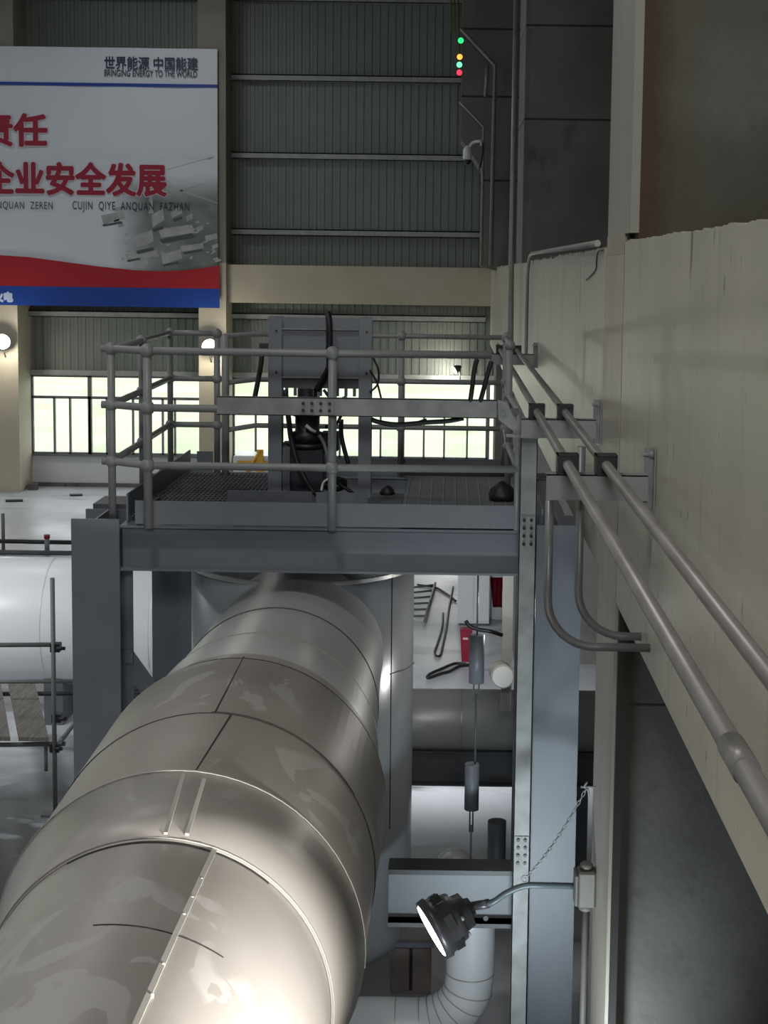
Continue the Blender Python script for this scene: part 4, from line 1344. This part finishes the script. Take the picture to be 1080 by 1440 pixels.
# brown grooved cabinet behind
Yr = 11.95
a, b = at(549, 1405, Yr), at(607, 1296, Yr)
rb_ = thing('steel_cabinet', ((a.x + b.x) / 2, Yr + .15, 0), 'brown steel cabinet with grooved doors behind the white elbow', 'cabinet')
MB().box(a.x, b.x, Yr, Yr + 0.4, 0, b.z).build('body', 'rust', rb_)
w_ = (b.x - a.x)
for k in range(2):
    MB().box(a.x + 0.01 + k * w_ / 2, a.x + w_ / 2 - 0.01 + k * w_ / 2, Yr - 0.02, Yr, 0.05, b.z - 0.22).build('door', 'rust', rb_)
MB().box(a.x + w_ * 0.46, a.x + w_ * 0.54, Yr - 0.035, Yr - 0.02, 0.05, b.z - 0.22).build('door_post', 'black_paint', rb_)
MB().box(a.x - 0.02, b.x + 0.02, Yr - 0.05, Yr + 0.42, b.z - 0.2, b.z - 0.16).build('cornice', 'steel', rb_)

# pale square post and pipe stub below the platform beam
Yp = 13.0
a, b = at(706, 880, Yp), at(721, 880, Yp)
tag(MB().box(a.x, b.x, Yp, Yp + 0.08, at(712, 1000, Yp).z, 3.72).build('hanging_post', 'pale_post'), 'pale square steel post hanging under the platform beside the red cloth', 'post')
ps = thing('pipe_stub', at(706, 950, 12.8), 'short capped pipe stub pointing at the camera under the platform', 'pipe stub')
c0, c1_ = at(707, 952, 12.40), at(703, 944, 12.88)
MB().lathe(c0, (c1_ - c0), [(0, 0.095), ((c1_ - c0).length, 0.095)], 32).build('jacket', 'tin', ps)
MB().lathe(c0, (c0 - c1_), [(0, 0.09), (0.008, 0.085)], 32).build('cap', 'tin_clean', ps)
hose([at(655, 873, 12.9), at(660, 880, 12.9), at(672, 885, 12.9), at(690, 888, 12.9), at(706, 893, 12.95)], 0.017, 'black hose slung between the white box and the pale post', group=None)
hose([onz(560, 955, 2.9) if False else at(548, 948, 11.36), at(560, 944, 11.34), at(572, 940, 11.42), at(582, 932, 11.6)], 0.005, 'thin wire tied around the shiny vertical cylinder', 'steel', group=None)

# things on the floor far beyond
p0_, p1_ = onz(643, 880, 0), onz(688, 872, 0)
Yq = p0_.y
x0_, x1_ = p0_.x, at(688, 870, Yq).x
bxw = thing('white_cabinet', ((x0_ + x1_) / 2, Yq + .2, 0), 'white two-door cabinet standing on the floor beyond the platform', 'cabinet')
zt_ = 1.35
MB().box(x0_, x1_, Yq, Yq + 0.45, 0.04, zt_).build('body', 'white', bxw, bevel=0.006)
for k in range(2):
    xm_ = (x0_ + x1_) / 2
    MB().box((x0_ + .01, xm_ + .005)[k], (xm_ - .005, x1_ - .01)[k], Yq - 0.02, Yq, 0.08, zt_ - 0.04).build('door', 'white', bxw)
MB().box(x0_ + .03, x1_ - .03, Yq + 0.03, Yq + 0.42, 0, 0.04).build('plinth', 'steel_dark', bxw)
p = onz(655, 931, 0)
rbk = thing('red_bin', (p.x, p.y, 0), 'tapered red bin with a pale label standing before the white cabinet', 'bin')
zt_ = at(655, 887, p.y).z
wt, wb_ = 17 / 2 * p.y / F * 1.05, 12 / 2 * p.y / F
c = MB()
c.prism([(p.x - wb_, p.y, 0), (p.x + wb_, p.y, 0), (p.x + wt, p.y, zt_), (p.x - wt, p.y, zt_)], (0, 0.16, 0))
c.build('body', 'red', rbk)
MB().box(p.x - wt * .5, p.x + wt * .3, p.y - 0.006, p.y - 0.001, zt_ * 0.72, zt_ * 0.78).build('label', 'ban_edge', rbk)
MB().box(p.x - wt * 1.05, p.x + wt * 1.05, p.y - 0.01, p.y + 0.17, zt_, zt_ + 0.02).build('rim', 'red', rbk)
# red cloth and white helmet by the post
qd = onz(698, 873, 0)
Ycl = qd.y - 0.02
mb = MB()
g = []
for i in range(7):
    row = []
    for j in range(9):
        q = at(689 + 3.0 * i + 0.5 * j, 812 + 5.2 * j, Ycl + 0.05 * math.sin(i * 1.7 + j * 0.5))
        row.append(mb.bm.verts.new(q))
    g.append(row)
for i in range(6):
    for j in range(8):
        f = mb.bm.faces.new((g[i][j], g[i + 1][j], g[i + 1][j + 1], g[i][j + 1])); f.smooth = True
bmesh.ops.solidify(mb.bm, geom=mb.bm.faces[:], thickness=0.02)
tag(mb.build('red_cloth', 'red'), 'crumpled red cloth draped on the white drum beyond the platform', 'cloth')
q = onz(698, 873, 0)
tag(MB().lathe((q.x + .03, q.y + 0.25, 0), (0, 0, 1), [(0, 0.2), (0.02, 0.22), (0.78, 0.22), (0.80, 0.2)], 24).build('white_drum', 'white'), 'white drum on the floor under the red cloth', 'drum')
# ladder lying on the floor
la, lb = onz(588, 826, 0.05), onz(612, 820, 0.05)
lc, ld = onz(583, 872, 0.05), onz(597, 873, 0.05)
lad = thing('ladder', (la.x, la.y, 0), 'dark step ladder lying on the pale floor beyond the platform', 'ladder')
MB().tube([lb, ld], 0.025, 8).build('rail', 'frame', lad)
MB().tube([la + Vector((-.3, 0, 0)), lc + Vector((-.3, 0, 0))], 0.025, 8).build('rail', 'frame', lad)
for k in range(6):
    t = (k + 0.3) / 6
    MB().tube([la.lerp(lc, t) + Vector((-.3, 0, 0)), lb.lerp(ld, t)], 0.018, 8).build('rung', 'frame', lad)
# cables on the floor
def floor_cable(px, label, r=0.018, m='black_paint'):
    tag(MB().tube(smooth([onz(x, y, r + 0.004) for x, y in px]), r, 6).build('floor_cable', m), label, 'cable', 'cables lying on the floor beyond the platform')
floor_cable([(637, 825), (634, 842), (631, 858), (628, 880), (623, 905), (618, 922), (611, 918), (616, 902), (622, 880), (623, 862)], 'grey cable in a long narrow loop on the floor beyond the ladder')
floor_cable([(587, 822), (612, 826), (625, 833), (634, 839), (641, 845)], 'cable lying from the ladder to the white cabinet')
floor_cable([(660, 935), (645, 937), (632, 944), (620, 947), (602, 953), (604, 948), (622, 940), (640, 933), (655, 934)], 'black cable looped on the floor before the red bin', 0.022)

# ================================================================== LEFT SIDE
# white horizontal tank
Yt = 19.6
za, zb_ = at(50, 782, Yt).z, at(50, 960, Yt).z
rt_ = (za - zb_) / 2 * 0.97
zt_c = (za + zb_) / 2
xl, xr_ = -9.5, at(268, 870, Yt).x
tk = thing('white_tank', ((xl + xr_) / 2, Yt, 0), 'long white horizontal cylinder behind the scaffold', 'tank')
MB().lathe((xl, Yt, zt_c), (1, 0, 0), [(0, rt_), (xr_ - xl, rt_), (xr_ - xl + 0.15, rt_ * 0.8), (xr_ - xl + 0.22, 0.001)], 64).build('shell', 'tank', tk)
sx_ = at(77, 880, Yt).x
MB().lathe((sx_, Yt, zt_c), (1, 0, 0), [(0, rt_ + 0.006), (0.02, rt_ + 0.006)], 64, cap=False).build('seam', 'white', tk)
sx_ = at(209, 880, Yt - .8).x
MB().lathe((sx_, Yt, zt_c), (1, 0, 0), [(0, rt_ + 0.006), (0.03, rt_ + 0.006)], 64, cap=False).build('seam', 'white', tk)
for xx in (-8.5, -5.0):
    MB().box(xx - 0.12, xx + 0.12, Yt - 0.5, Yt + 0.5, 0, zt_c - rt_ * 0.8).build('saddle', 'steel_dark', tk)

# scaffold
p = onz(78, 1146, 0)
Ysc = p.y
sc = thing('scaffold', (p.x, Ysc, 0), 'rusty tube scaffold with couplers in front of the white tank', 'scaffold')
xt = p.x
z_up = at(79, 813, Ysc).z
MB().tube([(xt, Ysc, 0.02), (xt, Ysc, z_up)], 0.025, 12).build('upright', 'frame', sc)
MB().box(xt - 0.14, xt + 0.06, Ysc - 0.07, Ysc + 0.07, 0, 0.02).build('base_plate', 'steel_dark', sc)
zl_ = at(79, 911, Ysc).z
MB().tube([(xt - 2.4, Ysc + 0.06, zl_ - 0.03), (xt + 0.07, Ysc + 0.06, zl_ + 0.02)], 0.025, 12).build('ledger', 'frame', sc)
zn = at(79, 1052, Ysc).z
MB().tube([(xt - 2.4, Ysc + 0.06, zn - 0.05), (xt + 0.10, Ysc + 0.06, zn + 0.03)], 0.025, 12).build('ledger', 'frame', sc)
Yr_ = Ysc + 2.0
zr = zn + 0.02
MB().tube([(xt - 2.6, Yr_, zr - 0.05), (xt + 0.7, Yr_, zr + 0.03)], 0.028, 12).build('ledger', 'black_paint', sc)
MB().tube([(xt + 0.07, Ysc - 0.05, zn + 0.08), (xt + 0.06, Yr_, zr + 0.09)], 0.025, 12).build('transom', 'frame', sc)
MB().tube([(xt - 0.12, Ysc + 0.1, 0.45), (xt - 0.12, Ysc + 0.1, zn - 0.02)], 0.02, 10).build('stub', 'frame', sc)
MB().tube([(xt - 2.4, Ysc + 1.2, zn + 0.35), (xt + 0.02, Ysc + 1.2, zn + 0.40)], 0.024, 12).build('ledger', 'frame', sc)
MB().tube([(xt - 1.9, Yr_, 0), (xt - 1.9, Yr_, zr + 0.5)], 0.024, 12).build('upright', 'frame', sc)
for (z_, dx) in ((zl_, 0.04), (at(79, 1010, Ysc).z, 0.05), (zn, 0.0)):
    k = MB().obox((xt + dx / 2, Ysc + 0.03, z_), (0.05, 0, 0), (0, 0.05, 0), (0, 0, 0.045))
    k.lathe((xt + dx, Ysc - 0.02, z_), (1, 0, 0), [(0, 0.02), (0.09, 0.02)], 8)
    k.build('coupler', 'black_paint', sc)
for i, (u0, u1, l) in enumerate(((29, 71, 'weathered scaffold board next to the upright tube'), (-22, 17, 'weathered scaffold board beside the gap, away from the upright'))):
    a, b = at(u0, 1058, Ysc + 0.02), at(u1, 1058, Ysc + 0.02)
    tag(MB().obox(((a.x + b.x) / 2 - 0.36, Ysc + 1.02, zn + 0.105), ((b.x - a.x) / 2, 0, 0), (-0.36, 1.06, 0), (0, 0, 0.022)).build('scaffold_board', 'wood'), l, 'board', 'boards on the scaffold')

# low barrier of tubes beyond the tank
q = onz(40, 786, 0)
bar_ = thing('floor_barrier', (q.x, 30.8, 0), 'low barrier of dark tubes lying behind the white tank', 'barrier')
MB().tube([(-10.5, 30.8, 0.22), (-7.0, 30.8, 0.20)], 0.045, 10).build('tube', 'black_paint', bar_)
MB().tube([(-10.5, 30.4, 0.06), (-7.4, 30.4, 0.06)], 0.05, 10).build('tube', 'steel_dark', bar_)
q = at(4, 722, 30.8)
MB().tube([(q.x, 30.8, 0), (q.x, 30.8, q.z)], 0.035, 10).build('post', 'frame', bar_)
q = at(66, 753, 30.6)
rp = thing('marker_post', (q.x, 30.6, 0), 'short grey post with a red cap behind the white tank', 'post')
MB().tube([(q.x, 30.6, 0), (q.x, 30.6, q.z - 0.06)], 0.05, 10).build('post', 'steel', rp)
MB().tube([(q.x, 30.6, q.z - 0.06), (q.x, 30.6, q.z + 0.02)], 0.06, 10).build('cap', 'red', rp)
q = onz(51, 686, 0)
tag(MB().obox((q.x, q.y - 0.3, 0.08), (0.13, 0.02, 0), (-0.02, 0.1, 0), (0, 0, 0.08)).build('concrete_block', 'concrete'), 'small dark block on the floor at the foot of the sill wall', 'block')
q = onz(20, 705, 0)
tag(MB().obox((q.x, q.y, 0.02), (0.2, 0.05, 0), (-0.03, 0.1, 0), (0, 0, 0.02)).build('scrap_sheet', 'black_paint'), 'flat dark scrap on the pale floor before the far column', 'scrap')
q = onz(107, 697, 0)
tag(MB().obox((q.x, q.y, 0.02), (0.15, 0.03, 0), (-0.03, 0.08, 0), (0, 0, 0.02)).build('scrap_sheet', 'black_paint'), 'flat dark scrap on the pale floor below the sill wall windows', 'scrap')
# stacked tubes seen between the columns
st = onz(192, 985, 0)
for k in range(4):
    tag(MB().tube([(st.x - 0.5 + 0.13 * k, st.y - 0.2, 0.06 + 0.0 * k), (st.x + 0.35 + 0.13 * k, st.y + 1.6, 0.06)], 0.05, 10).build('scaffold_tube', ('black_paint', 'galv', 'steel_dark', 'galv')[k]),
        ('black tube lying on the floor between the platform columns', 'bright tube on the floor next to the black one', 'dark grey tube on the floor among bright tubes', 'bright tube on the floor, last of the row')[k], 'tube', 'tubes lying between the platform columns')

# yellow machine far behind the platform
Ym = 37.5
a, b = at(328, 655, Ym), at(378, 632, Ym)
ym = thing('yellow_hoist_cart', ((a.x + b.x) / 2, Ym, 0), 'yellow and white cart parked before the far windows', 'cart')
MB().box(a.x, b.x, Ym, Ym + 0.9, 0.25, at(350, 641, Ym).z).build('body', 'white', ym, bevel=0.02)
MB().box(a.x + 0.1, b.x + 0.3, Ym - 0.05, Ym, at(350, 653, Ym).z, at(350, 648, Ym).z).build('beam', 'yellow', ym)
q = at(366, 640, Ym)
MB().box(q.x - 0.08, q.x + 0.08, Ym - 0.08, Ym, 0.25, at(366, 632, Ym).z).build('mast', 'yellow', ym)
MB().tube([(q.x - 0.5, Ym - 0.06, 0.5), (q.x, Ym - 0.06, at(366, 634, Ym).z)], 0.04, 8).build('strut', 'yellow', ym)
for xx in (a.x + 0.25, b.x - 0.2):
    MB().lathe((xx, Ym - 0.03, 0.13), (0, 1, 0), [(0, 0.13), (0.1, 0.13)], 16).build('wheel', 'black', ym)
